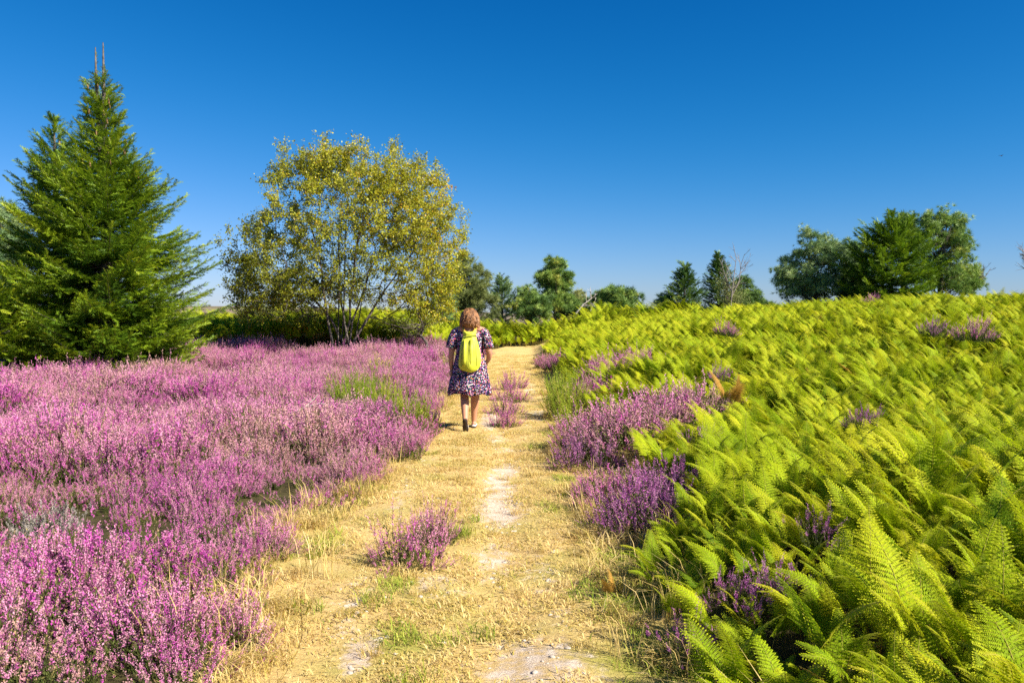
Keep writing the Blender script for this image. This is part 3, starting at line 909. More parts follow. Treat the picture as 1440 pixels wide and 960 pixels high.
broom('flowering_weed', -2.85, 17.6, .82, .16, 34, 'slender weed with a yellow flower head standing in the heather', .9, 8, group='yellow flowering weeds')['category'] = 'weed'
broom('flowering_weed', -1.55, 20.5, .7, .12, 22, 'small yellow topped weed in the heather close to the woman', .6, 9, group='yellow flowering weeds')['category'] = 'weed'

# bleached dead branch lying in the heather
G = Geo()
G.tube([(0, 0, 0), (.18, .05, .10), (.42, .02, .16), (.62, .0, .13)], [.014, .012, .009, .004], 6)
G.tube([(.18, .05, .10), (.28, .18, .2), (.33, .25, .28)], [.008, .006, .002], 5)
G.tube([(.42, .02, .16), (.5, -.1, .24), (.62, -.14, .27)], [.007, .005, .002], 5)
x, y = -2.75, 9.9
G.obj('dead_branch', M_PALE, None, True, (x, y, float(H(x, y)) + .30)).scale = (.85, .85, .85)
tag(bpy.data.objects['dead_branch'], 'bleached grey dead branch lying across the top of the heather', 'branch')


# ------------------------------------------------------------------ conifers
def spruce(px, D, top_row, prof, label, seed, mat=None, step=.10, shoot=.15, whorl=.24, per=7, leaders=((0, 0, 0),), droop=0.0, cones=0, group='spruces', tone=.45, bare_top=.0, sz_=1.0, name='spruce_tree'):
    """prof: list of (photo row, half width in photo px)"""
    q = np.random.default_rng(seed)
    k = D / PX
    x0, y0, zb = at_px(px, D)
    zt = EYE + (HZ - top_row) * k
    e = empty(name, (x0, y0, zb), label, 'tree', group)
    Ht = zt - zb
    pz = np.array([EYE + (HZ - a) * k - zb for a, _ in prof])[::-1]; pw = np.array([w * k for _, w in prof])[::-1]
    o_ = np.argsort(pz); pz, pw = pz[o_], pw[o_]
    G = Geo(); B = Geo(); Cn = Geo()
    tr = .018 * Ht + .02
    zz = np.linspace(-.1, 1, 12)
    for (lx, lz, lb) in leaders:
        hgt = Ht - lz
        P = np.stack([lx * smooth(.5, .8, zz), 0 * zz, zz * hgt], 1); P[:, :2] += q.normal(size=(12, 2)) * .008
        B.tube(P, tr * (1 - np.clip(zz, 0, 1)) ** .9 + .012, 8, 0)
    SP, SD, SS, ST = [], [], [], []
    z = .18 if Ht > 2 else .08
    a0 = q.random() * 6
    while z < Ht * (1 - bare_top * .5) - .06:
        t = z / Ht
        rad = np.interp(z, pz, pw)
        npb = max(3, int(round(per * (1 - .35 * t) * (1 - .62 * float(smooth(.78, .93, t))))))
        a0 += .7
        for b in range(npb):
            az = a0 + b * 6.283 / npb + q.normal() * .25
            L = rad * (q.uniform(.62, 1.0) if q.random() < .7 else q.uniform(.98, 1.13))
            L = max(L, .10)
            lx = leaders[int(q.integers(len(leaders)))]
            bx = np.array([lx[0] * float(smooth(.5, .8, t)), 0, z + q.normal() * whorl * .35])
            el = R(-5 + droop) * (1 - t) + R(48) * t ** 1.5 + q.normal() * .08
            hd = np.array([math.cos(az), math.sin(az), 0]); sd = np.array([-hd[1], hd[0], 0])
            m = max(4, int(L / step))
            s = np.linspace(0, 1, m + 1)
            up = .10 * L
            C = bx + hd * (L * s * math.cos(el))[:, None] + np.array([0, 0, 1.0]) * (L * s * math.sin(el) - .10 * L * np.sin(s * 3.1) * (1 - t) + up * s ** 3)[:, None]
            tb = q.normal() * .13
            C += sd * (.05 * L * q.normal() * s ** 2)[:, None]
            B.tube(C, np.linspace(.006 + .008 * L, .003, m + 1), 4, 0)
            for i in range(1, m + 1):
                si = s[i]
                if si < .12: continue
                dirm = unit(C[i] - C[i - 1])
                for sg in (-1, 1):
                    ll = (.40 * L * (1 - si) + .11 + .05 * q.random()) * (1 if si > .35 else si / .35 * .8 + .2)
                    ld = unit(dirm * (.75 + .2 * q.random()) + sd * sg * .8 + np.array([0, 0, -.18 + .25 * q.random()]))
                    nn = max(1, int(ll / (shoot * .55)))
                    u = (np.arange(nn) + .3 * q.random()) / nn
                    pos = C[i] + ld * (ll * u)[:, None] + np.array([0, 0, -1.0]) * (.18 * ll * u ** 2)[:, None]
                    dv = unit(ld + q.normal(size=(nn, 3)) * .28 + sd * (sg * .35 * ((np.arange(nn) % 2) * 2 - 1))[:, None])
                    SP.append(pos); SD.append(dv); SS.append(shoot * q.uniform(.75, 1.2, nn) * sz_)
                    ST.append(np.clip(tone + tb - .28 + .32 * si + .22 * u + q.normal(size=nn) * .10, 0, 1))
                pos = C[i][None] - dirm * .02
                SP.append(pos); SD.append(unit(dirm + q.normal(size=3) * .2)[None]); SS.append(np.array([shoot * sz_])); ST.append(np.array([np.clip(tone + .1 + .25 * si, 0, 1)]))
            if cones and t > .52 and q.random() < cones:
                c = C[-1] * .8 + bx * .2
                Cn = Geo(); Cn.tube(np.stack([c + np.array([0, 0, -.02]), c + np.array([.005, 0, -.07]), c + np.array([.01, 0, -.13]), c + np.array([.01, 0, -.17])]), [.010, .022, .020, .006], 7, 0, .5, True)
                Cn.obj('cone', M_CONE, e, True)
        z += whorl * (1 - .45 * t) * (1 + .9 * float(smooth(.78, .9, t))) * q.uniform(.8, 1.2)
    for (lx, lz, lb) in leaders:       # needles up the leader
        nn = int(Ht * .16 / .045)
        u = q.random(nn) ** .8
        SP.append(np.stack([np.full(nn, lx), np.zeros(nn), (Ht - lz) * (.82 + .165 * u ** 1.2)], 1))
        SD.append(unit(np.stack([q.normal(size=nn) * .5, q.normal(size=nn) * .5, np.full(nn, .8)], 1))); SS.append(shoot * (.75 - .4 * u)); ST.append(np.full(nn, tone))
    SP, SD, SS, ST = map(np.concatenate, (SP, SD, SS, ST))
    nn = len(SP)
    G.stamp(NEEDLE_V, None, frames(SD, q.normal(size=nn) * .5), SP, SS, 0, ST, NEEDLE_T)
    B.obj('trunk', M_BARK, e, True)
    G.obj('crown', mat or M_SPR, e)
    return e, nn


cnt = []
cnt.append(spruce(152, 19.6, 65, [(65, 2), (110, 11), (150, 22), (200, 38), (250, 62), (300, 100), (350, 122), (380, 138), (430, 143), (480, 138), (505, 125)],
                  'tall spruce with twin bare leaders and hanging cones left of the round tree', 101, step=.09, shoot=.18, whorl=.19, per=11, bare_top=.22, leaders=((0, 0, 0), (-.17, .12, 0)), cones=.34, tone=.50)[1])
cnt.append(spruce(82, 21.6, 172, [(172, 3), (205, 22), (250, 42), (300, 62), (350, 75), (400, 88), (450, 92), (500, 88)],
                  'shorter dark spruce half hidden behind the tall twin leader spruce', 102, step=.10, shoot=.22, whorl=.22, per=9, cones=.12, tone=.52)[1])
cnt.append(spruce(-8, 18.2, 400, [(400, 3), (415, 26), (440, 50), (470, 68), (500, 72)],
                  'low bright green young spruce at the picture edge below the dark spruce', 103, step=.08, shoot=.18, whorl=.14, per=9, tone=.68)[1])
cnt.append(spruce(962, 40, 376, [(376, 1), (400, 14), (420, 26), (440, 38), (455, 42)], 'dark pointed spruce on the skyline beside the bare birch, a pine bush at its foot', 104, M_SPRD, .12, .32, .22, 9, group='far conifers')[1])
cnt.append(spruce(1010, 42, 361, [(361, 1), (380, 9), (400, 18), (420, 26), (445, 32)], 'narrow dark spruce standing directly behind the bare birch', 105, M_SPRD, .13, .32, .22, 9, group='far conifers')[1])
cnt.append(spruce(1252, 34, 303, [(303, 1), (325, 9), (332, 32), (350, 46), (365, 58), (385, 66), (420, 62)], 'bushy dark green spruce with a bare leader between two pines', 106, M_SPR, .11, .30, .22, 10, group='far conifers', tone=.40)[1])
cnt.append(spruce(706, 46, 386, [(386, 1), (405, 10), (425, 17), (450, 20)], 'slim blue green spruce just right of the woman, lower than the layered pine', 107, M_BLUE, .15, .34, .26, 8, group='far conifers')[1])
cnt.append(spruce(622, 39, 404, [(404, 2), (425, 14), (450, 24)], 'small blue green young spruce between the round tree and the woman', 108, M_BLUE, .14, .32, .22, 8, group='far conifers')[1])
print('shoots', cnt)


# ------------------------------------------------------------------ pines and shrubs: limbs carrying tufts
def tufted(px, D, lobes, label, seed, mat, tuft=.22, ncl=60, per=14, clr=.22, name='pine_tree', leafy=False, tone=.5, group='far pines', trunk=M_BARK, lean=0.0, tr=None):
    """lobes: list of (px, row, half width px, half height px) ellipsoids of the crown in photo pixels at distance D"""
    q = np.random.default_rng(seed)
    k = D / PX
    x0, y0, zb = at_px(px, D)
    e = empty(name, (x0, y0, zb), label, 'tree' if 'shrub' not in name else 'shrub', group)
    Lc = []
    for (lx, ly, rw, rh) in lobes:
        Lc.append(((lx - px) * k, (q.random() - .5) * .6 * rw * k, EYE + (HZ - ly) * k - zb, rw * k, rh * k))
    vol = np.array([c[3] ** 2 * c[4] for c in Lc]) ** .48; pr_ = vol / vol.sum()
    zmax = max(c[2] + c[4] for c in Lc)
    B = Geo(); G = Geo()
    zz = np.linspace(-.05, .92, 9)
    topx = Lc[int(np.argmax([c[2] + c[4] for c in Lc]))]
    TP = np.stack([topx[0] * np.clip(zz, 0, 1) ** 1.3 + lean * zz, topx[1] * np.clip(zz, 0, 1), zz * zmax], 1)
    TP[1:, :2] += q.normal(size=(8, 2)) * .02 * zmax
    tr = tr or .022 * zmax + .02
    B.tube(TP, tr * (1.02 - np.clip(zz, 0, 1)) ** .8 + .01, 7)
    TPs, TD, TS, TT = [], [], [], []
    clr = clr * (1 if leafy else .66)
    for c in range(int(ncl * (1 if leafy else 1.0))):
        l = Lc[int(q.choice(len(Lc), p=pr_))]
        d = rand_dirs(q, 1)[0]; rr = q.random() ** .33 if q.random() < .8 else q.uniform(.95, 1.28)
        p = np.array([l[0] + d[0] * l[3] * rr, l[1] + d[1] * l[3] * rr, l[2] + d[2] * l[4] * rr])
        p[2] = max(p[2], .12)
        ztr = max(.12, p[2] - q.uniform(.15, .5) * zmax * .6)
        f = np.clip(ztr / zmax, 0, .9)
        b = np.array([np.interp(f, zz, TP[:, i]) for i in range(3)])
        mid = (b + p) / 2 + np.array([0, 0, -.05 * zmax * q.random()]) + q.normal(size=3) * .03 * zmax
        B.tube(np.array([b, mid, p]), [.012 + .006 * zmax * .5, .010, .004], 4)
        out = unit(p - np.array([l[0] * .5, 0, l[2] - l[4] * .6]))
        pos = p + q.normal(size=(per, 3)) * clr * np.array([1, 1, .7])
        dd = unit(out * .8 + np.array([0, 0, .45]) + rand_dirs(q, per) * .8)
        TPs.append(pos); TD.append(dd); TS.append(tuft * q.uniform(.7, 1.25, per))
        TT.append(np.clip(tone + q.normal() * .17 + q.normal(size=per) * .10, 0, 1))
    TPs, TD, TS, TT = map(np.concatenate, (TPs, TD, TS, TT))
    if leafy:
        m = 7
        P2 = (TPs[:, None] + q.normal(size=(len(TPs), m, 3)) * tuft * .7).reshape(-1, 3)
        G.stamp(LEAF_V, LEAF_Q, frames(rand_dirs(q, len(P2)), q.random(len(P2)) * 6.28), P2, tuft * .45 * q.uniform(.6, 1.2, len(P2)), 0, np.clip(np.repeat(TT, m) + q.normal(size=len(P2)) * .12, 0, 1))
    else:
        G.stamp(TUFT_V, None, frames(TD, q.random(len(TD)) * 6.28), TPs, TS, 0, TT, TUFT_T)
    B.obj('trunk', trunk, e, True); G.obj('crown', mat, e)
    return e


tufted(8, 27, [(2, 330, 28, 45), (14, 380, 30, 60), (-20, 400, 30, 60)], 'blue green pine peeking out at the picture edge behind the dark spruce', 201, M_BLUE, .20, 150, 22, .22)
tufted(375, 37, [(372, 438, 30, 16), (395, 442, 20, 12)], 'low olive green shrub below the round tree, beside the tall spruce', 202, M_OLIVE, .14, 60, 20, .18, 'olive_shrub', True, group='far shrubs')
tufted(663, 43, [(662, 400, 28, 36), (675, 425, 24, 30), (640, 420, 24, 30), (650, 380, 16, 18)], 'broad grey green pine rising behind the woman beside the round tree', 203, M_OLIVE, .22, 170, 22, .24, tone=.5)
tufted(745, 43, [(745, 425, 16, 22), (758, 435, 16, 18), (733, 436, 14, 18)], 'low dark pine bush standing left of the layered pine', 204, M_PINE, .20, 90, 20, .2)
tufted(782, 45, [(781, 372, 15, 10), (778, 388, 24, 7), (786, 400, 20, 8), (772, 395, 16, 6), (780, 415, 22, 10), (792, 428, 22, 14), (772, 436, 20, 14)], 'tall layered pine with open tiers in the middle of the skyline', 205, M_PINE, .24, 210, 18, .17, tone=.52)
tufted(814, 47, [(814, 428, 15, 18), (808, 440, 16, 12)], 'dull olive pine bush between the layered pine and the dead leaning trunk', 206, M_OLIVE, .20, 70, 18, .2)
tufted(865, 43, [(865, 420, 26, 16), (848, 430, 18, 16), (884, 428, 16, 16), (862, 438, 34, 12)], 'rounded dark pine right of the dead leaning trunk', 207, M_PINE, .24, 150, 20, .22, tone=.46)
tufted(902, 45, [(902, 441, 12, 8), (890, 444, 10, 7)], 'tiny yellowish shrub on the skyline just right of the rounded pine', 208, M_OLIVE, .14, 34, 16, .14, 'olive_shrub', True, group='far shrubs')
tufted(934, 41, [(934, 430, 12, 16), (926, 440, 10, 10), (942, 440, 12, 12)], 'small dark pine bush at the left foot of the pointed spruce', 209, M_BLUE, .20, 60, 18, .18, tone=.35)
tufted(1048, 41, [(1046, 412, 16, 18), (1058, 426, 18, 14), (1040, 430, 20, 14)], 'dark green pine right of the bare birch', 210, M_PINE, .20, 110, 20, .2, tone=.42)
tufted(1024, 40, [(1020, 405, 10, 26), (1030, 428, 14, 18)], 'thin pale leafed bush wrapped around the bare birch', 211, M_OLIVE, .13, 60, 14, .2, 'olive_shrub', True, group='far shrubs', tone=.6)
tufted(1142, 36, [(1138, 340, 9, 15), (1162, 350, 8, 15), (1120, 366, 9, 13), (1180, 352, 8, 16), (1103, 384, 8, 12), (1142, 352, 18, 18), (1136, 380, 38, 24), (1168, 370, 18, 26), (1112, 398, 16, 18), (1150, 405, 45, 18)], 'broad blue green pine left of the bushy dark spruce', 212, M_BLUE, .20, 170, 20, .22, tone=.64)
tufted(1205, 37, [(1203, 372, 14, 26), (1200, 400, 24, 22)], 'lower pine squeezed between the broad pine and the bushy spruce', 213, M_PINE, .22, 110, 20, .2, tone=.42)
tufted(1269, 36.5, [(1269, 312, 9, 10), (1270, 335, 12, 20)], 'thin pine whose round top shows above the bushy spruce', 214, M_PINE, .20, 50, 20, .16, tone=.6)
tufted(1322, 35.5, [(1303, 312, 8, 14), (1322, 304, 8, 11), (1347, 314, 6, 18), (1360, 352, 7, 14), (1368, 380, 7, 12), (1312, 320, 17, 16), (1342, 322, 10, 14), (1325, 345, 34, 20), (1330, 375, 36, 24), (1338, 398, 34, 16), (1290, 340, 16, 16)], 'tallest far pine with loose open top right of the bushy spruce', 215, M_PINE, .20, 190, 20, .22, tone=.62)
tufted(1362, 36, [(1360, 398, 14, 12), (1371, 385, 6, 6)], 'little pine bush at the right foot of the tallest far pine', 216, M_BLUE, .17, 40, 18, .14)


def bare_tree(name, px, D, limbs, label, mat, seed, group=None, cat='tree', twigs=5, r0=.03):
    """limbs: polylines in photo pixels"""
    q = np.random.default_rng(seed); k = D / PX
    x0, y0, zb = at_px(px, D)
    e = empty(name, (x0, y0, zb), label, cat, group)
    for i, (w, poly) in enumerate(limbs):
        B = Geo()
        P = np.array([((a - px) * k, q.normal() * .08 * (j > 0), EYE + (HZ - b) * k - zb) for j, (a, b) in enumerate(poly)])
        B.tube(P, np.linspace(w, w * .25, len(P)), 6)
        for t in range(twigs):
            u = q.uniform(.3, 1); j = min(int(u * (len(P) - 1)), len(P) - 2); f = u * (len(P) - 1) - j
            p = P[j] * (1 - f) + P[j + 1] * f; d = unit(unit(P[-1] - P[0]) + rand_dirs(q, 1)[0] * .8)
            l = np.linalg.norm(P[-1] - P[0]) * q.uniform(.15, .4)
            m = p + d * l * .5; tip = p + d * l + np.array([0, 0, .1 * l])
            B.tube(np.array([p, m, tip]), [w * .35, w * .25, .003], 4)
            for _ in range(3):
                d2 = unit(d + rand_dirs(q, 1)[0] * .7); B.tube(np.array([m, m + d2 * l * .5]), [w * .2, .003], 3)
        B.obj('trunk' if i == 0 else 'limb', mat, e, True)
    return e


bare_tree('bare_birch', 1028, 39.5, [(.045, [(1026, 455), (1027, 420), (1030, 390), (1034, 362)]), (.03, [(1027, 420), (1038, 395), (1042, 372), (1044, 358)]), (.025, [(1028, 408), (1018, 385), (1014, 372)]), (.02, [(1030, 395), (1046, 380), (1052, 366)])],
          'bare grey birch with thin leafless twigs between the dark spruce and pine', M_TWIG, 301, twigs=7)
bare_tree('dead_tree', 808, 41, [(.075, [(807, 456), (810, 440), (820, 428), (834, 418)]), (.03, [(820, 428), (828, 430), (838, 425)]), (.03, [(826, 450), (832, 432), (838, 420)])], 'white dead trunk leaning right in front of the rounded pine', M_PALE, 302, twigs=4)
bare_tree('bare_birch', 1370, 35, [(.03, [(1366, 412), (1374, 398), (1385, 386), (1392, 377)]), (.018, [(1374, 398), (1380, 384), (1384, 376)])], 'thin grey leaning twig tree at the right end of the far pines', M_BARK, 303, twigs=6)
bare_tree('bare_birch', 1452, 33, [(.05, [(1456, 425), (1452, 390), (1446, 362), (1443, 345)]), (.03, [(1452, 390), (1442, 368), (1436, 352)]), (.02, [(1449, 378), (1440, 360), (1434, 358)])], 'twiggy bare tree cut off by the picture edge above the fern slope', M_TWIG, 304, twigs=12)


# ------------------------------------------------------------------ the round multi-stemmed tree
def round_tree():
    q = np.random.default_rng(401)
    D = 29.0; k = D / PX; px = 485
    x0, y0, zb = at_px(px, D)
    e = empty('round_tree', (x0, y0, zb), 'round many stemmed tree with yellowing leaves standing behind the heather', 'tree')
    W = lambda a, b: np.array([(a - px) * k, 0, EYE + (HZ - b) * k - zb])
    lobes = [(485, 325, 130, 110), (400, 370, 82, 70), (570, 330, 82, 95), (430, 262, 55, 55), (530, 255, 60, 52), (585, 270, 42, 52), (600, 400, 50, 45), (365, 400, 48, 42), (440, 410, 70, 34), (610, 330, 44, 52), (470, 240, 40, 42), (375, 425, 50, 28), (605, 425, 46, 30), (430, 432, 50, 22), (560, 430, 45, 24)]
    pts = []
    tot = 1320
    vol = np.array([a[2] ** 2 * a[3] for a in lobes]) ** .62; pr_ = vol / vol.sum()
    while len(pts) < tot:
        l = lobes[int(q.choice(len(lobes), p=pr_))]
        d = rand_dirs(q, 1)[0] * q.random() ** .38
        c = W(l[0], l[1])
        p = c + np.array([d[0] * l[2], d[1] * min(l[2] * 1.0, 120), d[2] * l[3]]) * k
        p[1] += (q.random() - .5) * 60 * k
        if p[2] < 1.0 + 1.2 * q.random() and abs(p[0] + .1) < 1.1: continue
        if p[2] < .62: continue
        pts.append(p)
    pts = np.array(pts)
    # network: stems first
    nodes = []; parent = []; rad = []
    stems = [(460, 400, 430, 300), (473, 395, 462, 290), (483, 400, 486, 280), (494, 395, 520, 290), (505, 405, 548, 310), (520, 430, 585, 350), (478, 420, 470, 330), (450, 430, 395, 370), (500, 415, 530, 350)]
    stem_ids = []
    for i, (a, b, c, d) in enumerate(stems):
        base = np.array([(i - 4) * .09 + q.normal() * .03, q.normal() * .12, -.05])
        m = W(a, b) + np.array([0, q.normal() * .35, 0]); t = W(c, d) + np.array([0, q.normal() * 1.2, 0])
        prev = -1; ids = []
        for u in np.linspace(0, 1, 9):
            p = (1 - u) ** 2 * base + 2 * u * (1 - u) * (m * 1.0) + u * u * t
            p = p + q.normal(size=3) * .03 * (u > 0)
            nodes.append(p); parent.append(prev); prev = len(nodes) - 1; ids.append(prev)
        stem_ids.append(ids)
    root = np.array([0, 0, .2])
    order = np.argsort(np.linalg.norm(pts - np.array([0, 0, 1.8]), axis=1))
    tips = []
    for oi in order:
        p = pts[oi]
        A = np.array(nodes)
        dv = p - A
        ds = np.linalg.norm(dv, axis=1)
        pen = ds * (1 + .6 * (dv[:, 2] < -.05)) + .15 * np.maximum(0, A[:, 2] - p[2])
        pen[A[:, 2] < .55] += 5
        j = int(np.argmin(pen)); b = A[j]
        nseg = max(2, int(ds[j] / .3))
        prev = j
        bow = q.normal(size=3) * .06 * ds[j] + np.array([0, 0, -.06 * ds[j]])
        for s in range(1, nseg + 1):
            u = s / nseg
            nodes.append(b + (p - b) * u + bow * math.sin(u * 3.14)); parent.append(prev); prev = len(nodes) - 1
        tips.append(prev)
    nodes = np.array(nodes); parent = np.array(parent); n = len(nodes)
    w = np.zeros(n)
    for i in range(n - 1, -1, -1):
        w[i] += 1e-5 if w[i] == 0 else 0
        if parent[i] >= 0: w[parent[i]] += w[i]
    rad = .0045 * (w / 1e-5) ** .44
    child_max = {}
    B = [Geo() for _ in stems]; Lm = Geo()
    for si, ids in enumerate(stem_ids):
        B[si].tube(nodes[ids], np.maximum(rad[ids] * 1.5, .018), 8)
    ssz = len(stems) * 9
    # runs of branches
    kids = [[] for _ in range(n)]
    for i in range(n):
        if parent[i] >= 0: kids[parent[i]].append(i)
    for i in range(ssz, n):
        pa = parent[i]
        start = pa < ssz or (len(kids[pa]) > 1 and kids[pa][0] != i) or pa < 0
        if not start: continue
        run = [pa, i]; c = i
        while kids[c]:
            c = kids[c][0]; run.append(c)
        rr = rad[run].copy(); rr[0] = rr[1]
        Lm.tube(nodes[run], rr, 5)
    for si, b in enumerate(B): b.obj('stem', M_BARK, e, True)
    # leaves on twigs around every tip and along the outer branches
    G = Geo(); T = Geo()
    outer = np.array(tips + [i for i in range(ssz, n) if w[i] < 3.5e-5])
    LP, LT = [], []
    cen = W(485, 330)
    for i in outer:
        p = nodes[i]; pa = nodes[parent[i]]
        d0 = unit(p - pa); out = unit(p - cen)
        low = p[2] < 2.1
        for tw in range(2 if low else 3):
            d = unit(d0 * .5 + out * .5 + rand_dirs(q, 1)[0] * .9 + np.array([0, 0, .15])); l = q.uniform(.2, .5)
            tip = p + d * l
            T.tube(np.array([p, (p + tip) / 2 + q.normal(size=3) * .02, tip]), [.004, .003, .0015], 3)
            if q.random() < .06: continue
            nl = int(q.integers(9, 17))
            u = q.uniform(.15, 1.05, nl)
            LP.append(p + (tip - p) * u[:, None] + q.normal(size=(nl, 3)) * .045)
            sun = .56 + .12 * np.clip(p[0] / 4, -1, 1) + .07 * (p[2] - 3.5) / 3  # leaf tint lightens to the right and top: sunlight put into the colour
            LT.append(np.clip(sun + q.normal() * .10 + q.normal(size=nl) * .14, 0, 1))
    LP = np.concatenate(LP); LT = np.concatenate(LT); nn = len(LP)
    dd = unit(rand_dirs(q, nn) + np.array([0, 0, -.25]))
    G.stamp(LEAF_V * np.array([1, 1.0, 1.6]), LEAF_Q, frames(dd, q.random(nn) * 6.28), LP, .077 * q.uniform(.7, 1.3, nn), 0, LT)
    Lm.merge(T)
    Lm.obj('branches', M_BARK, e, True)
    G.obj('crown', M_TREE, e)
    print('round tree leaves', nn)
    return e


round_tree()
tufted(600, 29, [(585, 447, 40, 14), (560, 455, 30, 12)], 'low leafless looking twiggy shrub under the right side of the round tree', 220, M_OLIVE, .10, 40, 5, .2, 'twiggy_shrub', True, group='far shrubs', tone=.7)


# ------------------------------------------------------------------ person
def ell(c, rx, ry, n=20, z=None, pw=1.0):
    a = np.arange(n) * 2 * math.pi / n
    cx, sy = np.cos(a), np.sin(a)
    cx = np.sign(cx) * np.abs(cx) ** pw; sy = np.sign(sy) * np.abs(sy) ** pw
    return np.stack([c[0] + rx * cx, c[1] + ry * sy, np.full(n, c[2] if z is None else z)], 1)


def limb(G, pts, rad, ns=14, sub=4):
    """closed tapering limb through the joints, rounded by spline"""
    P = np.asarray(pts, float); rd = np.asarray(rad, float)
    t = np.arange(len(P)); tt = np.linspace(0, len(P) - 1, (len(P) - 1) * sub + 1)
    pts2 = np.stack([np.interp(tt, t, P[:, i]) for i in range(3)], 1)
    for _ in range(2):
        pts2[1:-1] = .25 * pts2[:-2] + .5 * pts2[1:-1] + .25 * pts2[2:]
    rr = np.interp(tt, t, rd)
    d0 = unit(pts2[1] - pts2[0]); d1 = unit(pts2[-1] - pts2[-2])
    pts2 = np.concatenate([[pts2[0] - d0 * rr[0] * .8], [pts2[0] - d0 * rr[0] * .45], pts2, [pts2[-1] + d1 * rr[-1] * .45], [pts2[-1] + d1 * rr[-1] * .8]])
    rr = np.concatenate([[rr[0] * .4], [rr[0] * .85], rr, [rr[-1] * .85], [rr[-1] * .4]])
    G.tube(pts2, rr, ns, 0, .5, True)


def hand(G, wrist, d, palm_n, side):
    """palm + four bent fingers + thumb; d: pointing direction, palm_n: palm normal, side: direction of the thumb"""
    wrist, d, n, sd = map(lambda v: np.asarray(v, float), (wrist, unit(d), unit(palm_n), unit(side)))
    limb(G, [wrist, wrist + d * .035, wrist + d * .075 + sd * .0], [.021, .027, .028])
    limb(G, [wrist + d * .03 + sd * .016, wrist + d * .082 + sd * .026], [.018, .013])
    limb(G, [wrist + d * .03 - sd * .016, wrist + d * .078 - sd * .026], [.018, .012])
    for i, (o, L) in enumerate(((.028, .072), (.010, .080), (-.009, .074), (-.027, .058))):
        b = wrist + d * .082 + sd * o
        p1 = b + unit(d + n * .25) * L * .42
        p2 = p1 + unit(d + n * .75) * L * .33
        p3 = p2 + unit(d + n * 1.3) * L * .25
        limb(G, [b - d * .02, b, p1, p2, p3], [.0085, .0085, .008, .0075, .0065], 10, 3)
    t0 = wrist + d * .025 + sd * .024
    limb(G, [t0 - sd * .01, t0 + (sd * .7 + d * .7 + n * .3) * .028, t0 + (sd * .6 + d * 1.1 + n * .5) * .05, t0 + (sd * .45 + d * 1.4 + n * .7) * .064], [.013, .011, .010, .0085], 10, 3)


def solid(G, vox, smooth_it, name, mats, parent=None):
    o = G.obj(name + '_raw', mats)
    m = o.modifiers.new('r', 'REMESH'); m.mode = 'VOXEL'; m.voxel_size = vox; m.use_smooth_shade = True
    s = o.modifiers.new('s', 'SMOOTH'); s.factor = .5; s.iterations = smooth_it
    dg = bpy.context.evaluated_depsgraph_get(); dg.update()
    me = bpy.data.meshes.new_from_object(o.evaluated_get(dg))
    me.name = name
    bpy.data.objects.remove(o, do_unlink=True)
    me.materials.clear()
    for k in mats: me.materials.append(k)
    ob = bpy.data.objects.new(name, me); COL.objects.link(ob)
    if parent: ob.parent = parent
    return ob


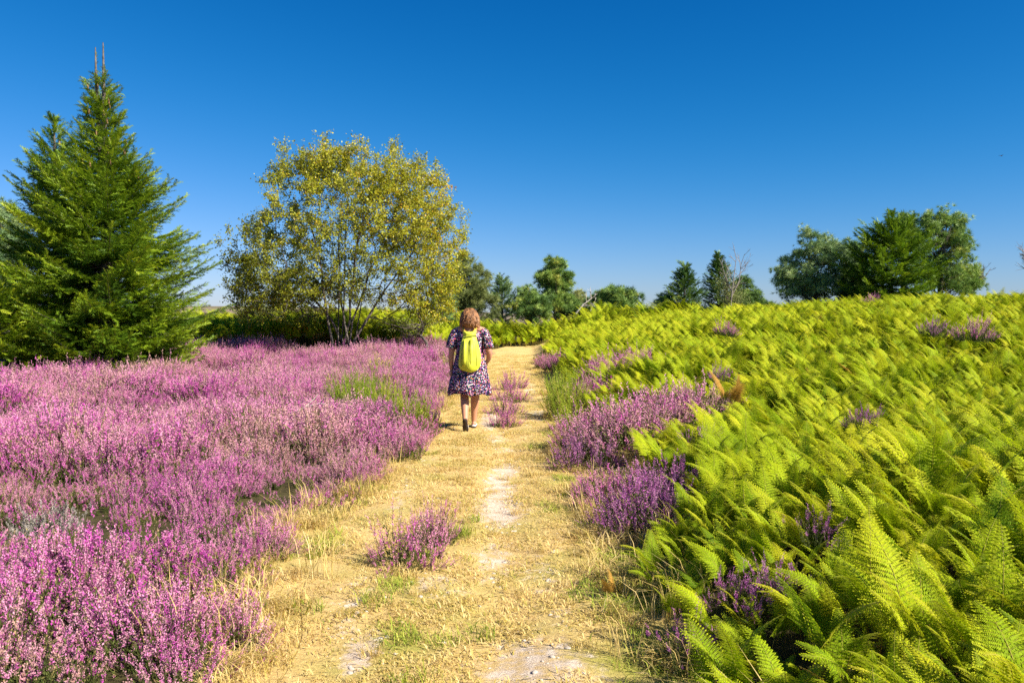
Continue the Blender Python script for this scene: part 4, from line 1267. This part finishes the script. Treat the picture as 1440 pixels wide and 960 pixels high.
def make_person():
    wx, wy = -.575, 10.85
    loc = (wx, wy, float(H(wx, wy)) + .010)
    G = Geo()
    # torso
    tor = [(.76, .135, .10, .0), (.84, .165, .115, .0), (.92, .165, .115, .0), (1.02, .140, .100, .01), (1.12, .142, .098, .015), (1.22, .155, .098, .015), (1.30, .165, .088, .01), (1.365, .135, .070, .0), (1.40, .075, .055, .0)]
    G.loft([ell((0, c, z), a, b, 22) for z, a, b, c in tor])
    limb(G, [(0, -.01, 1.36), (0, .005, 1.44), (0, .015, 1.50)], [.062, .055, .055])
    # trapezius to shoulders
    for s in (-1, 1):
        limb(G, [(s * .04, -.01, 1.40), (s * .11, -.01, 1.375), (s * .175, -.005, 1.345)], [.045, .048, .058])
    # head
    rings = []
    for z, a, b, c in ((1.425, .030, .030, .055), (1.445, .048, .052, .045), (1.47, .060, .076, .028), (1.50, .068, .088, .018), (1.535, .073, .094, .012), (1.57, .075, .097, .008), (1.60, .071, .092, .004), (1.625, .055, .074, .0), (1.642, .028, .040, .0)):
        rings.append(ell((0, c, z), a, b, 22))
    G.loft(rings)
    limb(G, [(0, .100, 1.545), (0, .112, 1.525), (0, .122, 1.507)], [.009, .011, .013], 10)          # nose
    for s in (-1, 1):
        limb(G, [(s * .009, .110, 1.503), (s * .013, .108, 1.503)], [.008, .007], 8)
        limb(G, [(s * .012, .094, 1.556), (s * .04, .088, 1.558)], [.010, .009], 8)                 # brow
        limb(G, [(s * .04, .078, 1.505), (s * .045, .066, 1.50)], [.022, .022], 10)                 # cheek
        limb(G, [(s * .074, .008, 1.545), (s * .080, -.002, 1.53), (s * .076, .004, 1.505)], [.010, .014, .008], 10)   # ear
    limb(G, [(-.020, .098, 1.476), (0, .106, 1.478), (.020, .098, 1.476)], [.006, .009, .006], 10)  # lips
    limb(G, [(-.010, .086, 1.440), (.010, .086, 1.440)], [.018, .018], 10)                           # chin
    # legs (walking: right leg forward, left leg trailing on its toes)
    limb(G, [(-.085, .0, .86), (-.080, .02, .66), (-.075, .03, .475), (-.066, -.05, .38), (-.058, -.14, .25), (-.053, -.212, .170)], [.098, .082, .058, .060, .045, .036])
    limb(G, [(.085, .0, .86), (.075, .12, .66), (.066, .20, .475), (.058, .20, .36), (.048, .225, .22), (.042, .25, .09)], [.098, .082, .058, .061, .046, .037])
    # feet
    limb(G, [(-.052, -.232, .165), (-.05, -.200, .110), (-.048, -.165, .058), (-.046, -.125, .040)], [.033, .033, .033, .022])
    limb(G, [(.042, .23, .052), (.042, .295, .05), (.041, .375, .036), (.042, .43, .032)], [.036, .034, .034, .022])
    # arms
    limb(G, [(-.185, .0, 1.335), (-.222, -.01, 1.22), (-.248, -.025, 1.07), (-.258, -.01, .95), (-.256, .02, .835)], [.056, .050, .041, .037, .025])
    limb(G, [(.185, .0, 1.335), (.225, -.02, 1.22), (.262, -.04, 1.08), (.262, .05, .985), (.235, .145, .925)], [.056, .050, .041, .037, .025])
    hand(G, (-.256, .022, .825), (.02, .10, -1), (1, .1, .05), (.1, 1, .1))
    hand(G, (.233, .152, .921), (-.22, .75, -.5), (-1, -.1, 0), (-.1, .55, .8))
    body = solid(G, .0055, 4, 'person', [M_SKIN, M_LIP])
    me = body.data
    for p in me.polygons:
        c = p.center
        p.use_smooth = True
        if abs(c.x) < .026 and .470 < c.z - 1.0 + 0 and abs(c.z - 1.477) < .0085 and c.y > .094: p.material_index = 1
    body.location = loc
    tag(body, 'woman in a dark floral dress walking away along the path, wavy auburn hair', 'person')
    # eyes
    for s in (-1, 1):
        E = Geo()
        limb(E, [(s * .031, .088, 1.535), (s * .031, .0885, 1.535)], [.0125, .0125], 12)
        eo = E.obj('eye', M_EYE, body, True)
        I = Geo(); limb(I, [(s * .031, .0975, 1.535), (s * .031, .098, 1.535)], [.0055, .0055], 10); I.obj('iris', M_IRIS, eo, True)
    # dress
    Dg = Geo()
    q = np.random.default_rng(7)
    n = 72
    a = np.arange(n) * 2 * math.pi / n
    rows = [(1.395, .165, .085, .0), (1.37, .188, .098, .0), (1.33, .196, .112, .005), (1.27, .196, .122, .01), (1.20, .190, .126, .012), (1.10, .182, .128, .012), (1.02, .190, .135, .005), (.93, .212, .155, .0), (.84, .232, .172, .0), (.74, .250, .188, .0), (.64, .266, .202, .0), (.55, .280, .214, .0), (.475, .292, .224, .0)]
    R_ = []
    for z, rx, ry, cy in rows:
        low = np.clip((1.0 - z) / .52, 0, 1)
        fold = 1 + low * (.055 * np.sin(a * 7 + 1.2 * low) + .035 * np.sin(a * 11 + .7) + .02 * np.sin(a * 17 + 2))
        x = rx * np.cos(a) * fold - .012 * low; y = cy + ry * np.sin(a) * fold
        zz = np.full(n, z)
        if z > 1.3:      # scooped neckline, deep at the back
            back = np.exp(-((np.sin(a) + 1) / .42) ** 2); frnt = np.exp(-((np.sin(a) - 1) / .35) ** 2)
            zz = zz - (back * .085 + frnt * .075) * (z - 1.3) / .095
        # hem swings: higher at the back left, lower at the right and front left
        hem = low ** 2 * (.030 * np.cos(a - 2.2) * np.sin(a - .3) - .035 * np.sin(a) * np.sign(-np.cos(a)) * .6 + .015 * np.sin(5 * a))
        zz = zz + hem
        R_.append(np.stack([x, y, zz], 1))
    Dg.loft(R_, cap=False)
    for s in (-1, 1):
        sh = [np.array((s * .150, .0, 1.352)), np.array((s * .190, -.002, 1.325)), np.array((s * .222, -.008, 1.25)), np.array((s * .244, -.016, 1.175)), np.array((s * .256, -.022, 1.115))]
        rr = [.060, .070, .071, .071, .076]
        Dg.tube(np.array(sh), rr, 18)
    dr = Dg.obj('dress', M_DRESS, body, True)
    md = dr.modifiers.new('cloth', 'SOLIDIFY'); md.thickness = .004; md.offset = 0
    # hair: bob of wavy locks
    Hg = Geo()
    rings = []
    for z, rx, ry, cy in ((1.400, .080, .050, -.045), (1.42, .112, .078, -.035), (1.46, .122, .094, -.026), (1.50, .119, .104, -.018), (1.55, .111, .112, -.010), (1.59, .099, .106, -.006), (1.625, .084, .088, -.004), (1.65, .052, .056, -.002), (1.662, .018, .02, 0)):
        rg = ell((0, cy, z), rx, ry, 28)
        # keep the face free: pull the front back
        f = np.clip((rg[:, 1] - .035) / .05, 0, 1) * (1.0 if z < 1.585 else .25)
        rg[:, 1] = rg[:, 1] * (1 - f) + .035 * f
        side = (np.abs(rg[:, 0]) > .07) & (rg[:, 1] > .03)
        rg[:, 0] *= .93
        rings.append(rg)
    Hg.loft(rings)
    for i in range(360):
        az = q.uniform(math.pi * .93, math.pi * 2.07) if q.random() < .8 else q.uniform(0, 6.28)
        el = q.uniform(.05, 1.0)
        p = np.array([0, -.012, 1.545]) + np.array([math.cos(az) * .104 * math.sin(el * 1.57 + .25), math.sin(az) * .108 * math.sin(el * 1.57 + .25), .112 * math.cos(el * 1.57 + .25)])
        if p[1] > .06 and p[2] < 1.59: continue
        L = q.uniform(.06, .17)
        out = unit(p - np.array([0, -.01, 1.52])); P = []
        ph = q.random() * 6.28; sd = unit(np.cross(out, (0, 0, 1)))
        for u in np.linspace(0, 1, 6):
            w = p + np.array([0, 0, -L * u]) + out * (.006 + .030 * u + .004 * math.sin(ph + u * 9)) + sd * (.012 * math.sin(ph + u * 7))
            if w[2] < 1.385: w[2] = 1.385 + .012 * q.random()
            P.append(w)
        Hg.tube(np.array(P), [.004, .0075, .0085, .008, .006, .003], 5, 0, .5, True)
    Hg.obj('hair', M_HAIR, body, True)
    # shoes
    def shoe(c, heel_to_toe, up, skip):
        f = unit(np.array(heel_to_toe)); u = unit(np.array(up)); u = unit(u - f * (u @ f)); s = np.cross(f, u)
        c = np.array(c, float); L = np.linalg.norm(heel_to_toe)
        prof = [(-.02, .020), (.03, .030), (.15, .034), (.35, .031), (.6, .038), (.8, .040), (.95, .030), (1.02, .014)]
        S = Geo(); U = Geo()
        lo, hi = [], []
        ring = []
        for t, w in prof:
            a_ = c + f * L * t
            ring.append(np.array([a_ + s * w, a_ - s * w, a_ - s * w - u * .014, a_ + s * w - u * .014]))
        S.loft(ring)
        ru = []
        for t, w, h in ((-.010, .016, .022), (.04, .027, .026), (.15, .030, .028), (.3, .029, .028), (.55, .036, .034), (.75, .039, .036), (.92, .031, .026), (1.01, .013, .010))[skip:]:
            a_ = c + f * L * t + u * .001; an = np.linspace(0, math.pi, 9)
            ru.append(np.concatenate([a_ + s * (w + .003) * np.cos(an)[:, None] + u * h * np.sin(an)[:, None]]))
        U.loft(ru)
        up_ = U.obj('shoe', M_SHOE, body, True)
        S.obj('sole', M_SOLE, up_, False)
        return up_
    shoe((-.053, -.287, .186), (.007, .121, -.188), (0, .844, .537), 4)
    shoe((.042, .19, .016), (-.001, .255, -.002), (0, 0, 1), 0)
    # backpack
    bx, by, bz = loc
    e = empty('backpack', (bx, by - .005, bz + .915), 'lime green soft backpack with a dark drawstring on the back of the woman', 'backpack')
    q = np.random.default_rng(9)
    Bg = Geo(); rings = []
    m = 40
    an = np.arange(m) * 2 * math.pi / m
    for z, rx, ry in ((-.115, .055, .03), (-.105, .105, .06), (-.075, .142, .088), (-.02, .158, .102), (.06, .157, .104), (.14, .148, .098), (.22, .133, .088), (.29, .116, .076), (.345, .100, .064), (.385, .090, .054), (.41, .092, .052), (.435, .100, .055), (.445, .080, .04)):
        crease = 1 + .035 * np.sin(3 * an + z * 14) + .022 * np.sin(7 * an + 9 * z) + .012 * np.sin(13 * an - 21 * z)
        x = rx * np.cos(an) * crease; y = ry * np.sin(an) * crease
        y = np.maximum(y, -9)
        y = np.where(y > 0, y * .45, y)
        rings.append(np.stack([x + .006, y - .170 + .03 * (z > .3), np.full(m, z) + .012 * np.sin(2 * an + 1)], 1))
    Bg.loft(rings)
    bag = Bg.obj('bag', M_BAG, e, True)
    sb = bag.modifiers.new('s', 'SUBSURF'); e.scale = (.95, 1, .96); sb.levels = 1; sb.render_levels = 1
    # flap/pleat panels in front of the bag
    Fp = Geo()
    for sx in (-.055, .035):
        rg = []
        for z, w in ((.34, .018), (.2, .04), (.05, .05), (-.04, .036)):
            yb = -.170 - np.interp(z, [-.1, 0, .15, .35], [.06, .104, .098, .066])
            rg.append(np.array([(sx - w, yb + .016, z), (sx - w * .2, yb - .012, z), (sx + w, yb + .012, z), (sx + w * .1, yb + .03, z)]))
        Fp.loft(rg)
    fo = Fp.obj('fold', M_BAG, e, True)
    Zg = Geo()
    for sx in (-.118, -.01, .105):      # piped seams down the bag
        zz = np.linspace(-.085, .33, 14)
        ry = np.interp(zz, [-.1, -.02, .06, .14, .22, .29, .34], [.06, .102, .104, .098, .088, .076, .064]); rx = np.interp(zz, [-.1, -.02, .06, .14, .22, .29, .34], [.10, .158, .157, .148, .133, .116, .100])
        xx = sx * rx / .158
        Zg.tube(np.stack([xx + .006, -.170 - ry * np.sqrt(1 - (xx / rx) ** 2) * 1.02 + .03 * smooth(.28, .33, zz), zz], 1), .0028, 5)
    Zg.obj('seam', M_ZIP, e, True)
    Cg = Geo()
    cp = [(.006 + .093 * math.cos(t), -.143 + .058 * math.sin(t), .372 + .018 * math.cos(t * 1.0 + .4)) for t in np.linspace(math.pi * 1.02, math.pi * 1.98, 14)]
    Cg.tube(np.array(cp), .006, 6)
    Cg.obj('drawstring', M_ZIP, e, True)
    for s in (-1, 1):
        Sg = Geo()
        pth = np.array([(s * .045, -.150, .405), (s * .075, -.118, .455), (s * .098, -.055, .508), (s * .108, .01, .520), (s * .112, .085, .475), (s * .122, .128, .38), (s * .135, .142, .25), (s * .172, .12, .13), (s * .200, .04, .07), (s * .185, -.06, .04), (s * .13, -.15, .02)])
        t = np.arange(len(pth)); tt = np.linspace(0, len(pth) - 1, 45)
        P = np.stack([np.interp(tt, t, pth[:, i]) for i in range(3)], 1)
        for _ in range(3): P[1:-1] = .25 * P[:-2] + .5 * P[1:-1] + .25 * P[2:]
        d = np.gradient(P, axis=0); nrm = unit(P - np.array([0, .0, .30])); sd = unit(np.cross(d, nrm)); nn = np.cross(sd, unit(d))
        rg = [np.array([p + a_ * .018 + b_ * .003, p - a_ * .018 + b_ * .003, p - a_ * .018 - b_ * .003, p + a_ * .018 - b_ * .003]) for p, a_, b_ in zip(P, sd, nn)]
        Sg.loft(rg)
        Sg.obj('shoulder_strap', M_STRAP, e, False)
    return body


make_person()

# ------------------------------------------------------------------ bird
D = 62
bx, bz = (1403 - 720) / PX * D, EYE + (HZ - 221) * D / PX
e = empty('bird', (bx, D, bz), 'tiny dark bird flying high in the blue sky', 'bird', None, .5)
G = Geo()
limb(G, [(-.11, 0, 0), (-.05, 0, -.005), (.02, 0, -.003), (.08, 0, .01), (.11, 0, .018)], [.012, .028, .034, .02, .016], 10)
G.tube(np.array([(.118, 0, .018), (.145, 0, .012)]), [.008, .001], 6, 0, .5, True)
G.obj('body', M_BIRD, e, True)
for s in (-1, 1):
    W = Geo()
    W.loft([np.array([(-.04, s * .015, .012), (.05, s * .015, .018), (.05, s * .015, .010), (-.04, s * .015, .006)]), np.array([(-.05, s * .10, .045), (.045, s * .10, .052), (.045, s * .10, .047), (-.05, s * .10, .041)]), np.array([(-.07, s * .20, .03), (-.01, s * .20, .034), (-.01, s * .20, .031), (-.07, s * .20, .028)])])
    W.obj('wing', M_BIRD, e)
T = Geo(); T.loft([np.array([(-.10, -.012, .003), (-.10, .012, .003), (-.10, .012, -.003), (-.10, -.012, -.003)]), np.array([(-.19, -.04, .003), (-.19, .04, .003), (-.19, .04, 0), (-.19, -.04, 0)])]); T.obj('tail', M_BIRD, e)

# ------------------------------------------------------------------ camera, sky, sun
cam = bpy.data.cameras.new('camera'); co = bpy.data.objects.new('camera', cam); COL.objects.link(co)
co.location = (0, 0, EYE); cam.lens = 28; cam.sensor_width = 36; cam.clip_end = 4000; cam.clip_start = .05
co.rotation_euler = (R(90) - math.atan((480 - HZ) / PX), 0, 0)
SC.camera = co

EL, AZ = R(39), R(-30)        # sun to the right and a little behind the camera
sd = Vector((math.cos(EL) * math.cos(AZ), math.cos(EL) * math.sin(AZ), math.sin(EL)))
sun = bpy.data.lights.new('sun', 'SUN'); so = bpy.data.objects.new('sun', sun); COL.objects.link(so)
sun.energy = 5.0; sun.angle = R(.5); sun.color = (1, .93, .80)
so.rotation_euler = (-sd).to_track_quat('-Z', 'Y').to_euler()
w = bpy.data.worlds.new('World'); SC.world = w; w.use_nodes = True
N, L = w.node_tree.nodes, w.node_tree.links
N.clear()
sky = N.new('ShaderNodeTexSky'); sky.sky_type = 'NISHITA'; sky.sun_disc = False
sky.sun_elevation = EL; sky.sun_rotation = math.atan2(sd.x, sd.y)
sky.altitude = 900; sky.air_density = 1.0; sky.dust_density = .4; sky.ozone_density = 2.5
# deeper, more saturated blue, as through the photographer's polariser
v1 = N.new('ShaderNodeVectorMath'); v1.operation = 'SUBTRACT'; v1.inputs[1].default_value = (1.85, .55, 0); L.new(sky.outputs[0], v1.inputs[0])
v2 = N.new('ShaderNodeVectorMath'); v2.operation = 'MAXIMUM'; v2.inputs[1].default_value = (0, 0, 0); L.new(v1.outputs[0], v2.inputs[0])
v3 = N.new('ShaderNodeVectorMath'); v3.operation = 'MULTIPLY'; v3.inputs[1].default_value = (.92, .72, .99); L.new(v2.outputs[0], v3.inputs[0])
bg = N.new('ShaderNodeBackground'); bg.inputs[1].default_value = .06
sx = N.new('ShaderNodeSeparateXYZ'); L.new(sky.outputs[0], sx.inputs[0])
rr_ = math_node(N, L, 'SUBTRACT', sx.outputs[0], 1.95)
rr_ = math_node(N, L, 'SMOOTH_MAX', rr_, 0.0); rr_.node.inputs[2].default_value = 1.6
rr_ = math_node(N, L, 'MULTIPLY', rr_, .78)
s3 = N.new('ShaderNodeSeparateXYZ'); L.new(v3.outputs[0], s3.inputs[0])
cx_ = N.new('ShaderNodeCombineXYZ'); L.new(rr_, cx_.inputs[0]); L.new(s3.outputs[1], cx_.inputs[1]); L.new(s3.outputs[2], cx_.inputs[2])
L.new(cx_.outputs[0], bg.inputs[0])
ow = N.new('ShaderNodeOutputWorld'); L.new(bg.outputs[0], ow.inputs[0])

SC.view_settings.view_transform = 'Standard'; SC.view_settings.look = 'None'
SC.view_settings.exposure = 1.12; SC.view_settings.gamma = 1; SC.view_settings.use_curve_mapping = False
SC.render.engine = 'CYCLES'
SC.cycles.max_bounces = 6; SC.cycles.diffuse_bounces = 3; SC.cycles.glossy_bounces = 2; SC.cycles.transmission_bounces = 3
SC.cycles.transparent_max_bounces = 4; SC.cycles.use_denoising = False
SC.cycles.sample_clamp_indirect = 6
for o in SC.objects:
    if 'label' in o and len(o['label'].split()) > 16: print('LONG', o['label'])
